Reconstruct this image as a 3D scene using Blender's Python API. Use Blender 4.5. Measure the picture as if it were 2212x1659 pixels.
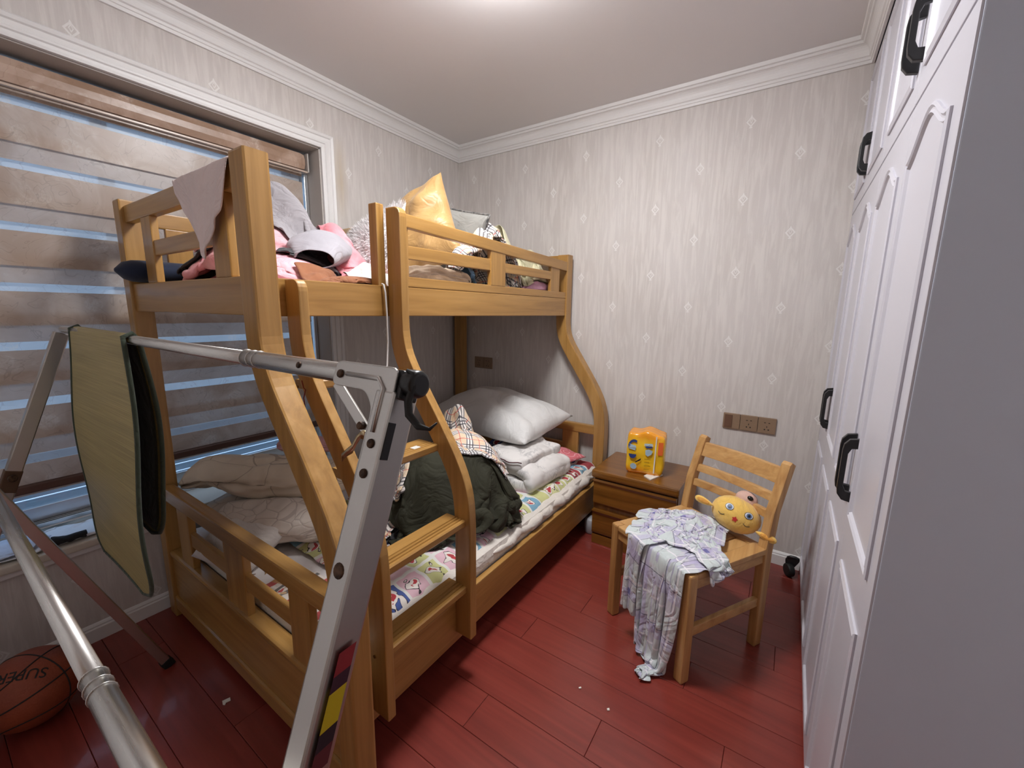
import bpy, bmesh, math, random
import numpy as np
from mathutils import Vector, Matrix, noise as mnoise
from math import pi, sin, cos

for o in list(bpy.data.objects): bpy.data.objects.remove(o)
SC = bpy.context.scene
COL = SC.collection
random.seed(7); np.random.seed(7)

# ------------------------------------------------------------------ camera, sky, exposure
IW, IH, FPX = 2212, 1659, 892.94
YAW, PITCH, ROLL = -0.590431, 0.174907, -0.01481
CAM = np.array((2.2735, -2.6066, 1.38))
def cam_axes():
    f = np.array([sin(YAW)*cos(PITCH), cos(YAW)*cos(PITCH), -sin(PITCH)])
    r = np.array([cos(YAW), -sin(YAW), 0.0]); d = np.cross(f, r)
    c, s = cos(ROLL), sin(ROLL)
    return c*r+s*d, -s*r+c*d, f
AX_R, AX_D, AX_F = cam_axes()
cd = bpy.data.cameras.new('camera'); cam = bpy.data.objects.new('camera', cd); COL.objects.link(cam)
cd.sensor_fit = 'HORIZONTAL'; cd.sensor_width = 36.0; cd.lens = FPX/IW*36.0
cd.clip_start = 0.02; cd.clip_end = 100
M = Matrix.Identity(4)
for i in range(3):
    M[i][0] = AX_R[i]; M[i][1] = -AX_D[i]; M[i][2] = -AX_F[i]; M[i][3] = CAM[i]
cam.matrix_world = M
SC.camera = cam
def pix(u, v, axis, val):                      # the point where a pixel's ray meets the plane axis = val
    d = AX_R*(u-IW/2)/FPX + AX_D*(v-IH/2)/FPX + AX_F
    i = 'xyz'.index(axis); t = (val-CAM[i])/d[i]
    return CAM + t*d

w = bpy.data.worlds.new('sky'); SC.world = w; w.use_nodes = True
bg = w.node_tree.nodes['Background']; bg.inputs[0].default_value = (0.42, 0.64, 0.95, 1); bg.inputs[1].default_value = 2.0
SC.view_settings.view_transform = 'Standard'; SC.view_settings.look = 'None'
SC.view_settings.gamma = 1.0; SC.view_settings.use_curve_mapping = False
SC.view_settings.exposure = -0.25
LAMP_STRENGTH = 102.0

# ------------------------------------------------------------------ materials
class NT:
    def __init__(s, name):
        s.m = bpy.data.materials.new(name); s.m.use_nodes = True
        s.t = s.m.node_tree; s.n = s.t.nodes; s.b = s.n['Principled BSDF']; s.out = s.n['Material Output']
    def node(s, typ, **kw):
        n = s.n.new(typ)
        for k, v in kw.items():
            if k.startswith('i_'):
                key = k[2:]; key = int(key) if key.isdigit() else key
                n.inputs[key].default_value = v
            else: setattr(n, k, v)
        return n
    def link(s, a, b): s.t.links.new(a, b)
    def math(s, op, a, b=None, c=None, clamp=False):
        n = s.n.new('ShaderNodeMath'); n.operation = op; n.use_clamp = clamp
        for i, x in enumerate((a, b, c)):
            if x is None: continue
            if isinstance(x, (int, float)): n.inputs[i].default_value = x
            else: s.link(x, n.inputs[i])
        return n.outputs[0]
    def mix(s, fac, a, b, blend='MIX'):
        n = s.n.new('ShaderNodeMix'); n.data_type = 'RGBA'; n.blend_type = blend
        for i, x in ((0, fac), (6, a), (7, b)):
            if isinstance(x, (int, float)): n.inputs[i].default_value = x
            elif isinstance(x, tuple): n.inputs[i].default_value = (x+(1,))[:4]
            else: s.link(x, n.inputs[i])
        return n.outputs[2]
    def coords(s, kind='Object', scale=(1, 1, 1), loc=(0, 0, 0), rot=(0, 0, 0), rnd=0.0):
        tc = s.n.new('ShaderNodeTexCoord'); mp = s.n.new('ShaderNodeMapping')
        mp.inputs['Scale'].default_value = scale; mp.inputs['Location'].default_value = loc; mp.inputs['Rotation'].default_value = rot
        src = tc.outputs[kind]
        if rnd:
            oi = s.n.new('ShaderNodeObjectInfo'); vm = s.n.new('ShaderNodeVectorMath'); vm.operation = 'ADD'
            sc = s.math('MULTIPLY', oi.outputs['Random'], rnd)
            s.link(src, vm.inputs[0]); s.link(sc, vm.inputs[1]); src = vm.outputs[0]
        s.link(src, mp.inputs[0]); return mp.outputs[0]
    def noise(s, vec, scale=5, detail=3, rough=0.5, dist=0.0):
        n = s.node('ShaderNodeTexNoise'); n.inputs['Scale'].default_value = scale; n.inputs['Detail'].default_value = detail
        n.inputs['Roughness'].default_value = rough; n.inputs['Distortion'].default_value = dist
        s.link(vec, n.inputs['Vector']); return n.outputs[0]
    def ramp(s, fac, stops, interp='LINEAR'):
        n = s.n.new('ShaderNodeValToRGB'); cr = n.color_ramp; cr.interpolation = interp
        while len(cr.elements) < len(stops): cr.elements.new(0.5)
        for e, (p, c) in zip(cr.elements, stops): e.position = p; e.color = (c+(1,))[:4] if isinstance(c, tuple) else (c, c, c, 1)
        s.link(fac, n.inputs[0]); return n.outputs[0]
    def sep(s, vec):
        n = s.n.new('ShaderNodeSeparateXYZ'); s.link(vec, n.inputs[0]); return n.outputs
    def bump(s, h, strength=0.3, dist=0.01):
        n = s.n.new('ShaderNodeBump'); n.inputs['Strength'].default_value = strength; n.inputs['Distance'].default_value = dist
        s.link(h, n.inputs['Height']); s.link(n.outputs[0], s.b.inputs['Normal'])
    def col(s, x):
        if isinstance(x, tuple): s.b.inputs['Base Color'].default_value = (x+(1,))[:4]
        else: s.link(x, s.b.inputs['Base Color'])
        return s
    def set(s, rough=None, metal=None, coat=None, sheen=None, spec=None, emit=None, estr=None, coatr=None):
        b = s.b.inputs
        if rough is not None: b['Roughness'].default_value = rough
        if metal is not None: b['Metallic'].default_value = metal
        if coat is not None: b['Coat Weight'].default_value = coat
        if coatr is not None: b['Coat Roughness'].default_value = coatr
        if sheen is not None: b['Sheen Weight'].default_value = sheen
        if spec is not None: b['Specular IOR Level'].default_value = spec
        if emit is not None: b['Emission Color'].default_value = (emit+(1,))[:4]; b['Emission Strength'].default_value = estr
        return s

def srgb(r, g, b):
    f = lambda c: ((c/255+0.055)/1.055)**2.4 if c/255 > 0.04045 else c/255/12.92
    return (f(r), f(g), f(b))

def plain(name, c, rough=0.5, **kw):
    return NT(name).col(c).set(rough=rough, **kw).m

def wood(name, dark, mid, light, axis, rough=0.35, coat=0.25, grain=1.0, coatr=0.2):
    t = NT(name)
    sc = [14*grain]*3; sc['xyz'.index(axis)] = 0.9*grain
    v = t.coords('Object', tuple(sc), rnd=7.0)
    n1 = t.noise(v, 1.6, 4, 0.55, 1.2)
    sc2 = [90*grain]*3; sc2['xyz'.index(axis)] = 2.5*grain
    v2 = t.coords('Object', tuple(sc2), rnd=3.0)
    n2 = t.noise(v2, 1.0, 2, 0.5)
    c1 = t.ramp(n1, [(0.25, dark), (0.5, mid), (0.75, light)])
    c2 = t.ramp(n2, [(0.35, 0.82), (0.65, 1.0)])
    t.col(t.mix(0.45, c1, c2, 'MULTIPLY')).set(rough=rough, coat=coat, coatr=coatr)
    t.bump(n2, 0.06, 0.002)
    return t.m
OAKC = (srgb(150, 108, 53), srgb(172, 128, 67), srgb(184, 141, 80))
OAK = {a: wood('oak_'+a, *OAKC, a) for a in 'xyz'}
CHC = (srgb(168, 118, 66), srgb(196, 150, 92), srgb(212, 168, 112))
CHW = {a: wood('rubberwood_'+a, *CHC, a, rough=0.4, coat=0.15) for a in 'xyz'}
NSC = (srgb(98, 60, 18), srgb(126, 80, 28), srgb(144, 96, 38))
NSW = {a: wood('walnut_'+a, *NSC, a, rough=0.28, coat=0.4) for a in 'xyz'}
FLC = (srgb(118, 46, 38), srgb(130, 52, 43), srgb(140, 60, 49))
FLOOR = wood('red_laminate', *FLC, 'x', rough=0.3, coat=0.22, grain=0.8, coatr=0.08)
WHITE = plain('white_paint', srgb(232, 230, 228), 0.45)
LACQ = plain('white_lacquer', srgb(202, 200, 208), 0.32)
PANELGREY = plain('grey_panel', srgb(218, 227, 242), 0.6)
CEIL = plain('ceiling_paint', srgb(230, 227, 226), 0.8)
BLACK = plain('black_plastic', (0.012, 0.012, 0.013), 0.35)
RUBBER = plain('black_rubber', (0.008, 0.008, 0.008), 0.6)
ALU = plain('aluminium', (0.72, 0.74, 0.76), 0.28, metal=1.0)
BROWNPL = plain('bronze_plate', srgb(142, 118, 96), 0.35)
BROWNDK = plain('bronze_dark', srgb(110, 82, 66), 0.3)
HOLE = plain('socket_hole', (0.01, 0.008, 0.006), 0.7)
SCREW = plain('brass_screw', srgb(120, 84, 40), 0.35, metal=0.9)
def steel_mat():
    t = NT('brushed_steel'); v = t.coords('Object', (4, 160, 160)); n = t.noise(v, 1.0, 3)
    v2 = t.coords('Object', (3, 14, 14)); n2 = t.noise(v2, 1.0, 3, 0.5)
    t.col(t.ramp(n2, [(0.25, srgb(188, 185, 180)), (0.75, srgb(210, 208, 204))])).set(metal=1.0)
    t.link(t.ramp(n, [(0.2, 0.24), (0.8, 0.32)]), t.b.inputs['Roughness']); return t.m
STEEL = steel_mat()
STEELF = plain('flat_steel', srgb(196, 193, 188), 0.34, metal=1.0)
def rust_mat():
    t = NT('rusty_rivet'); v = t.coords('Object', (120, 120, 120)); n = t.noise(v, 1.0, 3)
    t.col(t.ramp(n, [(0.35, srgb(52, 36, 26)), (0.65, srgb(104, 78, 58))])).set(rough=0.6, metal=0.5); return t.m
RUST = rust_mat()

def wallpaper(name, ua, off_u, step_u, off_z, step_z):
    t = NT(name)
    pos = t.node('ShaderNodeNewGeometry').outputs['Position']
    xyz = t.sep(pos); u, z = xyz['XYZ'.index(ua)], xyz[2]
    cmb = t.n.new('ShaderNodeCombineXYZ'); t.link(u, cmb.inputs[0]); t.link(z, cmb.inputs[1])
    mp = t.n.new('ShaderNodeMapping'); mp.inputs['Scale'].default_value = (48, 4.0, 1); t.link(cmb.outputs[0], mp.inputs[0])
    n = t.noise(mp.outputs[0], 1.0, 4, 0.6, 0.6)
    mp2 = t.n.new('ShaderNodeMapping'); mp2.inputs['Scale'].default_value = (2.0, 1.2, 1); t.link(cmb.outputs[0], mp2.inputs[0])
    big = t.noise(mp2.outputs[0], 1.4, 2)
    streak = t.ramp(n, [(0.44, 0.0), (0.60, 1.0)])
    # motif lattice (a staggered print of small leaf ornaments)
    def cell(du, dz):
        fu = t.math('SUBTRACT', t.math('FRACT', t.math('ADD', t.math('DIVIDE', t.math('SUBTRACT', u, off_u+du), 2*step_u), 0.5)), 0.5)
        fz = t.math('SUBTRACT', t.math('FRACT', t.math('ADD', t.math('DIVIDE', t.math('SUBTRACT', z, off_z+dz), 2*step_z), 0.5)), 0.5)
        return t.math('ABSOLUTE', t.math('MULTIPLY', fu, 2*step_u*1000)), t.math('MULTIPLY', fz, 2*step_z*1000)
    def motif(c):
        au, zz = c
        # outline: diamond ring below, pointed leaf above
        d1 = t.math('ADD', au, t.math('MULTIPLY', t.math('ABSOLUTE', t.math('ADD', zz, 2.0)), 0.85))
        ring = t.math('LESS_THAN', t.math('ABSOLUTE', t.math('SUBTRACT', d1, 19.0)), 4.0)
        d2 = t.math('ADD', t.math('MULTIPLY', au, 1.8), t.math('ABSOLUTE', t.math('SUBTRACT', zz, 2.0)))
        ring2 = t.math('LESS_THAN', t.math('ABSOLUTE', t.math('SUBTRACT', d2, 11.0)), 3.0)
        d3 = t.math('ADD', t.math('MULTIPLY', au, 2.2), t.math('ABSOLUTE', t.math('SUBTRACT', zz, 22.0)))
        tip = t.math('LESS_THAN', d3, 9.0)
        bar = t.math('MULTIPLY', t.math('LESS_THAN', au, 7.0), t.math('LESS_THAN', t.math('ABSOLUTE', t.math('ADD', zz, 30.0)), 3.0))
        return t.math('MAXIMUM', t.math('MAXIMUM', ring, ring2), t.math('MAXIMUM', tip, bar))
    mot = t.math('MAXIMUM', motif(cell(0, 0)), motif(cell(step_u, step_z)))
    base = t.ramp(big, [(0.3, srgb(201, 194, 188)), (0.7, srgb(209, 203, 199))])
    c = t.mix(t.math('MULTIPLY', streak, 0.42), base, srgb(228, 223, 217))
    c = t.mix(t.math('MULTIPLY', mot, 0.62), c, srgb(240, 238, 235))
    if ua == 'Y':                              # damp stain running down beside the window casing
        dy = t.math('ABSOLUTE', t.math('ADD', u, 1.035)); st = t.math('MULTIPLY', t.ramp(dy, [(0.0, 1.0), (0.05, 0.0)]), t.ramp(t.math('DIVIDE', z, 3.0), [(0.62, 0.0), (0.70, 1.0), (0.75, 0.6), (0.79, 0.0)]))
        c = t.mix(t.math('MULTIPLY', t.math('MULTIPLY', st, n), 0.9), c, srgb(176, 150, 92))
    t.col(c).set(rough=0.55, spec=0.4)
    t.bump(t.math('ADD', n, t.math('MULTIPLY', mot, 1.2)), 0.45, 0.004)
    return t.m
WP_BACK = wallpaper('wallpaper_back', 'X', 1.525, 0.2285, 0.857, 0.1875)
WP_SIDE = wallpaper('wallpaper_side', 'Y', -0.755, 0.2245, 2.357, 0.1875)

def fabric(name, c, rough=0.85, var=0.12, weave=400, sheen=0.15, bumps=0.15, c2=None, blotch=8, coords='UV', wrinkle=0.45, crease=9.0):
    t = NT(name); v = t.coords(coords, (1, 1, 1))
    n = t.noise(v, blotch, 3)
    dk = tuple(x*(1-var) for x in c)
    base = t.ramp(n, [(0.35, c2 if c2 else dk), (0.65, c)])
    w_ = t.noise(v, weave, 1)
    fold = t.math('ABSOLUTE', t.math('SUBTRACT', t.noise(v, crease, 3, 0.5, 1.4), 0.5))
    t.col(base).set(rough=rough, sheen=sheen)
    b1 = t.n.new('ShaderNodeBump'); b1.inputs['Strength'].default_value = wrinkle; b1.inputs['Distance'].default_value = 0.03; t.link(fold, b1.inputs['Height'])
    b2 = t.n.new('ShaderNodeBump'); b2.inputs['Strength'].default_value = bumps; b2.inputs['Distance'].default_value = 0.001; t.link(w_, b2.inputs['Height']); t.link(b1.outputs[0], b2.inputs['Normal'])
    t.link(b2.outputs[0], t.b.inputs['Normal']); return t.m

def stripe_layers(t, vec, base, layers, fac=1.0):
    # layers: (axis 0/1, period, offset, width, colour, alpha)
    xyz = t.sep(vec); c = base
    for ax, per, off, wd, colr, al in layers:
        f = t.math('FRACT', t.math('DIVIDE', t.math('SUBTRACT', xyz[ax], off-10*per), per))
        m = t.math('MULTIPLY', t.math('LESS_THAN', f, wd/per), al)
        c = t.mix(m, c, colr)
    return c
def plaid(name, base, layers, rough=0.85, sheen=0.1, scale=1.0, rot=0.0):
    t = NT(name); v = t.coords('UV', (scale, scale, 1), rot=(0, 0, rot))
    t.col(stripe_layers(t, v, base, layers)).set(rough=rough, sheen=sheen)
    t.bump(t.math('ABSOLUTE', t.math('SUBTRACT', t.noise(v, 10, 3, 0.5, 1.4), 0.5)), 0.6, 0.03); return t.m

# ------------------------------------------------------------------ object helpers
def wloc(o):
    p = Vector((0, 0, 0))
    while o is not None: p += o.location; o = o.parent
    return p
def tag(o, label=None, cat=None, group=None, kind=None):
    if label: o['label'] = label
    if cat: o['category'] = cat
    if group: o['group'] = group
    if kind: o['kind'] = kind
    return o
def thing(name, loc, label, cat, group=None):
    o = bpy.data.objects.new(name, None); COL.objects.link(o); o.location = loc; o.empty_display_size = 0.05
    return tag(o, label, cat, group)
def finish(name, me, mat, parent=None, smooth=False, origin=None):
    """me is in world coordinates; the object's origin goes to its parent or to `origin`"""
    o = bpy.data.objects.new(name, me); COL.objects.link(o)
    base = wloc(parent) if parent is not None else Vector(origin or (0, 0, 0))
    me.transform(Matrix.Translation(-base))
    if parent is not None: o.parent = parent
    else: o.location = base
    if mat is not None: me.materials.append(mat)
    if smooth:
        for p in me.polygons: p.use_smooth = True
    me.update(); return o
def from_bm(name, bm, mat, parent=None, smooth=False, origin=None):
    bmesh.ops.recalc_face_normals(bm, faces=bm.faces)
    me = bpy.data.meshes.new(name); bm.to_mesh(me); bm.free()
    return finish(name, me, mat, parent, smooth, origin)
def bm_box(bm, lo, hi, bev=0.0, mat=None, seg=2):
    r = bmesh.ops.create_cube(bm, size=1.0); vs = r['verts']
    c = [(a+b)/2 for a, b in zip(lo, hi)]; s = [b-a for a, b in zip(lo, hi)]
    for v in vs: v.co = Vector((v.co.x*s[0]+c[0], v.co.y*s[1]+c[1], v.co.z*s[2]+c[2]))
    if bev > 0:
        es = list({e for v in vs for e in v.link_edges})
        r2 = bmesh.ops.bevel(bm, geom=es, offset=min(bev, 0.45*min(s)), segments=seg, profile=0.6, affect='EDGES')
        vs = list({v for f in r2['faces'] for v in f.verts} | {v for v in vs if v.is_valid})
    if mat is not None:
        for v in vs: v.co = mat @ v.co
    return vs
def box(name, lo, hi, mat, parent=None, bev=0.004, origin=None, mtx=None):
    bm = bmesh.new(); bm_box(bm, lo, hi, bev, mtx); return from_bm(name, bm, mat, parent, origin=origin)
def bar(name, a, b, wx, wy, mat, parent=None, bev=0.003, up=(0, 0, 1), origin=None):
    """rectangular bar from a to b; wx = width along side axis, wy = along the other"""
    a, b = Vector(a), Vector(b); d = b-a; L = d.length; z = d.normalized()
    x = z.cross(Vector(up));
    if x.length < 1e-4: x = Vector((1, 0, 0))
    x.normalize(); y = z.cross(x)
    m = Matrix.Identity(4)
    for i in range(3): m[i][0] = x[i]; m[i][1] = y[i]; m[i][2] = z[i]; m[i][3] = a[i]
    return box(name, (-wx/2, -wy/2, 0), (wx/2, wy/2, L), mat, parent, bev, origin, m)
def tube_mesh(bm, pts, r, seg=14, closed=False, cap=True):
    pts = [Vector(p) for p in pts]; n = len(pts); rings = []
    rs = r if isinstance(r, (list, tuple)) else [r]*n
    prev = None
    for i, p in enumerate(pts):
        if closed: tdir = pts[(i+1) % n]-pts[i-1]
        else: tdir = pts[min(i+1, n-1)]-pts[max(i-1, 0)]
        tdir.normalize()
        if prev is None:
            up = Vector((0, 0, 1)) if abs(tdir.z) < 0.9 else Vector((1, 0, 0)); x = tdir.cross(up).normalized()
        else: x = (prev - tdir*prev.dot(tdir)).normalized()
        prev = x; y = tdir.cross(x)
        rings.append([bm.verts.new(p+rs[i]*(cos(2*pi*k/seg)*x+sin(2*pi*k/seg)*y)) for k in range(seg)])
    m = n if closed else n-1
    for i in range(m):
        A, B = rings[i], rings[(i+1) % n]
        for k in range(seg): bm.faces.new((A[k], A[(k+1) % seg], B[(k+1) % seg], B[k]))
    if cap and not closed:
        bm.faces.new(rings[0][::-1]); bm.faces.new(rings[-1])
def tube(name, pts, r, mat, parent=None, seg=14, closed=False, origin=None):
    bm = bmesh.new(); tube_mesh(bm, pts, r, seg, closed); return from_bm(name, bm, mat, parent, True, origin)
def cyl(name, a, b, r, mat, parent=None, seg=16, bev=0.0, origin=None):
    a, b = Vector(a), Vector(b); d = (b-a)
    if bev > 0:
        u = d.normalized(); pts = [a, a+u*bev*0.3, a+u*bev, b-u*bev, b-u*bev*0.3, b]; rs = [r-bev, r-bev*0.3, r, r, r-bev*0.3, r-bev]
    else: pts = [a, b]; rs = [r, r]
    bm = bmesh.new(); tube_mesh(bm, pts, rs, seg); o = from_bm(name, bm, mat, parent, False, origin)
    for p in o.data.polygons: p.use_smooth = len(p.vertices) == 4
    return o
def prism(name, poly, axis, lo, hi, mat, parent=None, bev=0.0, origin=None, seg=2):
    """2-D outline (in the plane perpendicular to axis) extruded lo..hi; (a,b) map to the other two axes in xyz order"""
    bm = bmesh.new(); i = 'xyz'.index(axis); oth = [k for k in range(3) if k != i]
    def mk(p, t):
        co = [0, 0, 0]; co[oth[0]], co[oth[1]], co[i] = p[0], p[1], t; return bm.verts.new(co)
    A = [mk(p, lo) for p in poly]; B = [mk(p, hi) for p in poly]; n = len(poly)
    fa = bm.faces.new(A); fb = bm.faces.new(B[::-1])
    for k in range(n): bm.faces.new((A[k], B[k], B[(k+1) % n], A[(k+1) % n]))
    bmesh.ops.recalc_face_normals(bm, faces=bm.faces)
    if bev > 0:
        es = list(set(fa.edges) | set(fb.edges))
        bmesh.ops.bevel(bm, geom=es, offset=bev, segments=seg, profile=0.6, affect='EDGES')
    return from_bm(name, bm, mat, parent, origin=origin)
def rounded(poly, r, n=4, only=None):
    out = []
    for i, p in enumerate(poly):
        p = Vector(p); a = Vector(poly[i-1]); b = Vector(poly[(i+1) % len(poly)])
        if only is not None and i not in only: out.append(tuple(p)); continue
        p1 = p+(a-p).normalized()*r; p2 = p+(b-p).normalized()*r
        for k in range(n+1):
            t = k/n; q = p1*(1-t)**2+p*2*t*(1-t)+p2*t*t; out.append(tuple(q))
    return out
def copy_tree(o, parent=None, loc=None):
    c = o.copy(); COL.objects.link(c); c.parent = parent
    if loc is not None: c.location = loc
    for ch in o.children: copy_tree(ch, c)
    return c

# ------------------------------------------------------------------ cloth (position based, height-field collisions)
class Field:
    def __init__(s, x0, x1, y0, y1, z, res=0.012, wall=True):
        s.b = (x0, x1, y0, y1); s.res = res; s.wall = wall
        s.nx = int((x1-x0)/res)+2; s.ny = int((y1-y0)/res)+2
        s.h = np.full((s.nx, s.ny), float(z))
    def get(s, x, y):
        fx = np.clip((x-s.b[0])/s.res, 0, s.nx-1.001); fy = np.clip((y-s.b[2])/s.res, 0, s.ny-1.001)
        i = fx.astype(int); j = fy.astype(int); a = fx-i; b = fy-j; h = s.h
        return h[i, j]*(1-a)*(1-b)+h[i+1, j]*a*(1-b)+h[i, j+1]*(1-a)*b+h[i+1, j+1]*a*b
    def grid(s):
        X = s.b[0]+np.arange(s.nx)*s.res; Y = s.b[2]+np.arange(s.ny)*s.res
        return np.meshgrid(X, Y, indexing='ij')
    def mound(s, cx, cy, rx, ry, h, rot=0.0, p=2.0):
        """returns a copy with a soft mound"""
        f = Field.__new__(Field); f.__dict__.update(s.__dict__); X, Y = s.grid()
        u = (X-cx)*cos(rot)+(Y-cy)*sin(rot); v = -(X-cx)*sin(rot)+(Y-cy)*cos(rot)
        q = (np.abs(u)/rx)**p+(np.abs(v)/ry)**p
        f.h = s.h+h*np.sqrt(np.clip(1-q, 0, 1)); return f
    def stamp(s, V, F_):
        """raise the field to the surface of a mesh (by dense sampling of its faces)"""
        V = np.asarray(V); F_ = np.asarray(F_)
        A, B, C_, D = (V[F_[:, k]] for k in range(4))
        for a in np.linspace(0.1, 0.9, 4):
            for b in np.linspace(0.1, 0.9, 4):
                P = (A*(1-a)+B*a)*(1-b)+(D*(1-a)+C_*a)*b
                i = np.clip(((P[:, 0]-s.b[0])/s.res+0.5).astype(int), 0, s.nx-1); j = np.clip(((P[:, 1]-s.b[2])/s.res+0.5).astype(int), 0, s.ny-1)
                np.maximum.at(s.h, (i, j), P[:, 2])
def drape(X, du, dv, steps=90, its=4, field=None, pins=None, bend=0.25, thick=0.006, damp=0.93, collide=None, fric=0.6):
    """X: (nu,nv,3) start; du,dv rest lengths"""
    X = X.copy(); Pv = X.copy(); g = np.array([0, 0, -9.8*0.018**2])
    nu, nv = X.shape[:2]
    def con(A, B, L, k):
        d = B-A; l = np.sqrt((d*d).sum(-1, keepdims=True))+1e-9; c = d*((l-L)/l*0.5*k); A += c; B -= c
    dd = math.hypot(du, dv); pinX = X[pins].copy() if pins is not None else None
    for st in range(steps):
        vel = (X-Pv)*damp; sp = np.sqrt((vel**2).sum(-1, keepdims=True)); vel *= np.minimum(1, 0.03/(sp+1e-9)); Pv = X.copy(); X = X+vel+g
        for it in range(its):
            con(X[0:nu-1:2], X[1:nu:2][:X[0:nu-1:2].shape[0]], du, 1.0); con(X[1:nu-1:2], X[2:nu:2], du, 1.0)
            con(X[:, 0:nv-1:2], X[:, 1:nv:2][:, :X[:, 0:nv-1:2].shape[1]], dv, 1.0); con(X[:, 1:nv-1:2], X[:, 2:nv:2], dv, 1.0)
            for a in (0, 1):
                A = X[a:nu-1:2]; B = X[a+1:nu:2]; n = min(len(A), len(B)); A = A[:n]; B = B[:n]
                con(A[:, :-1], B[:, 1:], dd, 0.6); con(A[:, 1:], B[:, :-1], dd, 0.6)
            if it == its-1:
                con(X[:-2][0::4], X[2:][0::4], 2*du, bend); con(X[:-2][1::4], X[2:][1::4], 2*du, bend); con(X[:-2][2::4], X[2:][2::4], 2*du, bend); con(X[:-2][3::4], X[2:][3::4], 2*du, bend)
                con(X[:, :-2][:, 0::4], X[:, 2:][:, 0::4], 2*dv, bend); con(X[:, :-2][:, 1::4], X[:, 2:][:, 1::4], 2*dv, bend); con(X[:, :-2][:, 2::4], X[:, 2:][:, 2::4], 2*dv, bend); con(X[:, :-2][:, 3::4], X[:, 2:][:, 3::4], 2*dv, bend)
            if pins is not None: X[pins] = pinX
        if field is not None:
            if field.wall:
                X[..., 0] = np.clip(X[..., 0], field.b[0]+thick, field.b[1]-thick); X[..., 1] = np.clip(X[..., 1], field.b[2]+thick, field.b[3]-thick)
            h = field.get(X[..., 0], X[..., 1])+thick; low = X[..., 2] < h
            X[..., 2] = np.where(low, h, X[..., 2]); Pv[low] += (X[low]-Pv[low])*fric; Pv[low, 2] = X[low, 2]
        if collide is not None: collide(X, Pv)
        if pins is not None: X[pins] = pinX
    return X
def grid_faces(nu, nv, mask=None):
    F = []
    for i in range(nu-1):
        for j in range(nv-1):
            if mask is None or mask[i, j]: F.append((i*nv+j, (i+1)*nv+j, (i+1)*nv+j+1, i*nv+j+1))
    return F
def grid_obj(name, X, su, sv, mat, parent=None, mask=None, thick=0.004, sub=1, origin=None, uvscale=1.0):
    nu, nv = X.shape[:2]; F = grid_faces(nu, nv, mask)
    me = bpy.data.meshes.new(name); me.from_pydata(X.reshape(-1, 3).tolist(), [], F)
    uv = me.uv_layers.new(name='UVMap'); UVs = [(su*i/(nu-1)*uvscale, sv*j/(nv-1)*uvscale) for i in range(nu) for j in range(nv)]
    for lp in me.loops: uv.data[lp.index].uv = UVs[lp.vertex_index]
    if mask is not None:
        bm = bmesh.new(); bm.from_mesh(me); bmesh.ops.delete(bm, geom=[v for v in bm.verts if not v.link_faces], context='VERTS'); bm.to_mesh(me); bm.free()
    if origin is None and parent is None:
        mn = X.reshape(-1, 3).min(0); c = X.reshape(-1, 3).mean(0); origin = (float(c[0]), float(c[1]), float(mn[2]))
    o = finish(name, me, mat, parent, True, origin)
    if thick > 0:
        s = o.modifiers.new('thick', 'SOLIDIFY'); s.thickness = thick; s.offset = 1.0
    if sub:
        s = o.modifiers.new('smooth', 'SUBSURF'); s.levels = sub; s.render_levels = sub
    return o
def heap(name, field, center, size, label, cat, mat, group=None, rot=0.0, squash=(0.7, 0.7), mound=None, n=34, amp=0.07, freq=2.2, seed=0, thick=0.004,
         lift=0.15, steps=80, bend=0.25, shirt=False, stamp=True, tilt=0.0):
    """a crumpled cloth dropped on the field"""
    rs = np.random.RandomState(seed); su, sv = size; nu = n; nv = max(10, int(n*sv/su))
    U, V = np.meshgrid(np.linspace(-.5, .5, nu)*su*squash[0], np.linspace(-.5, .5, nv)*sv*squash[1], indexing='ij')
    x = center[0]+U*cos(rot)-V*sin(rot); y = center[1]+U*sin(rot)+V*cos(rot)
    z = np.zeros_like(x)
    for k in range(7):
        a = rs.rand()*2*pi; fr = freq*2*pi/su*(0.5+rs.rand()*1.3); z += sin(0)+np.sin((U*cos(a)+V*sin(a))*fr+rs.rand()*7)*amp/2.2
    f2 = field if mound is None else field.mound(*mound)
    h0 = f2.get(x, y).max() if mound is not None else f2.get(x, y).mean()
    X = np.stack([x, y, h0+lift+z+U*tilt], -1)
    X = drape(X, su/(nu-1), sv/(nv-1), steps=steps, field=f2, bend=bend, thick=0.006+thick*0.5)
    mask = None
    if shirt:
        mask = np.ones((nu-1, nv-1), bool)
        for i in range(nu-1):
            for j in range(nv-1):
                a = abs((i+.5)/(nu-1)-.5)*2; b = (j+.5)/(nv-1)
                if b < 0.62 and a > 0.62: mask[i, j] = False
                if b > 0.62 and a > 0.62 and b < 0.62+(a-0.62)*0.25: mask[i, j] = False
                if b > 0.93 and a < 0.2: mask[i, j] = False
    o = grid_obj(name, X, su, sv, mat, None, mask, thick)
    tag(o, label, cat, group)
    if stamp: field.stamp(X.reshape(-1, 3)+np.array([0, 0, thick]), grid_faces(nu, nv, mask))
    return o
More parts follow.
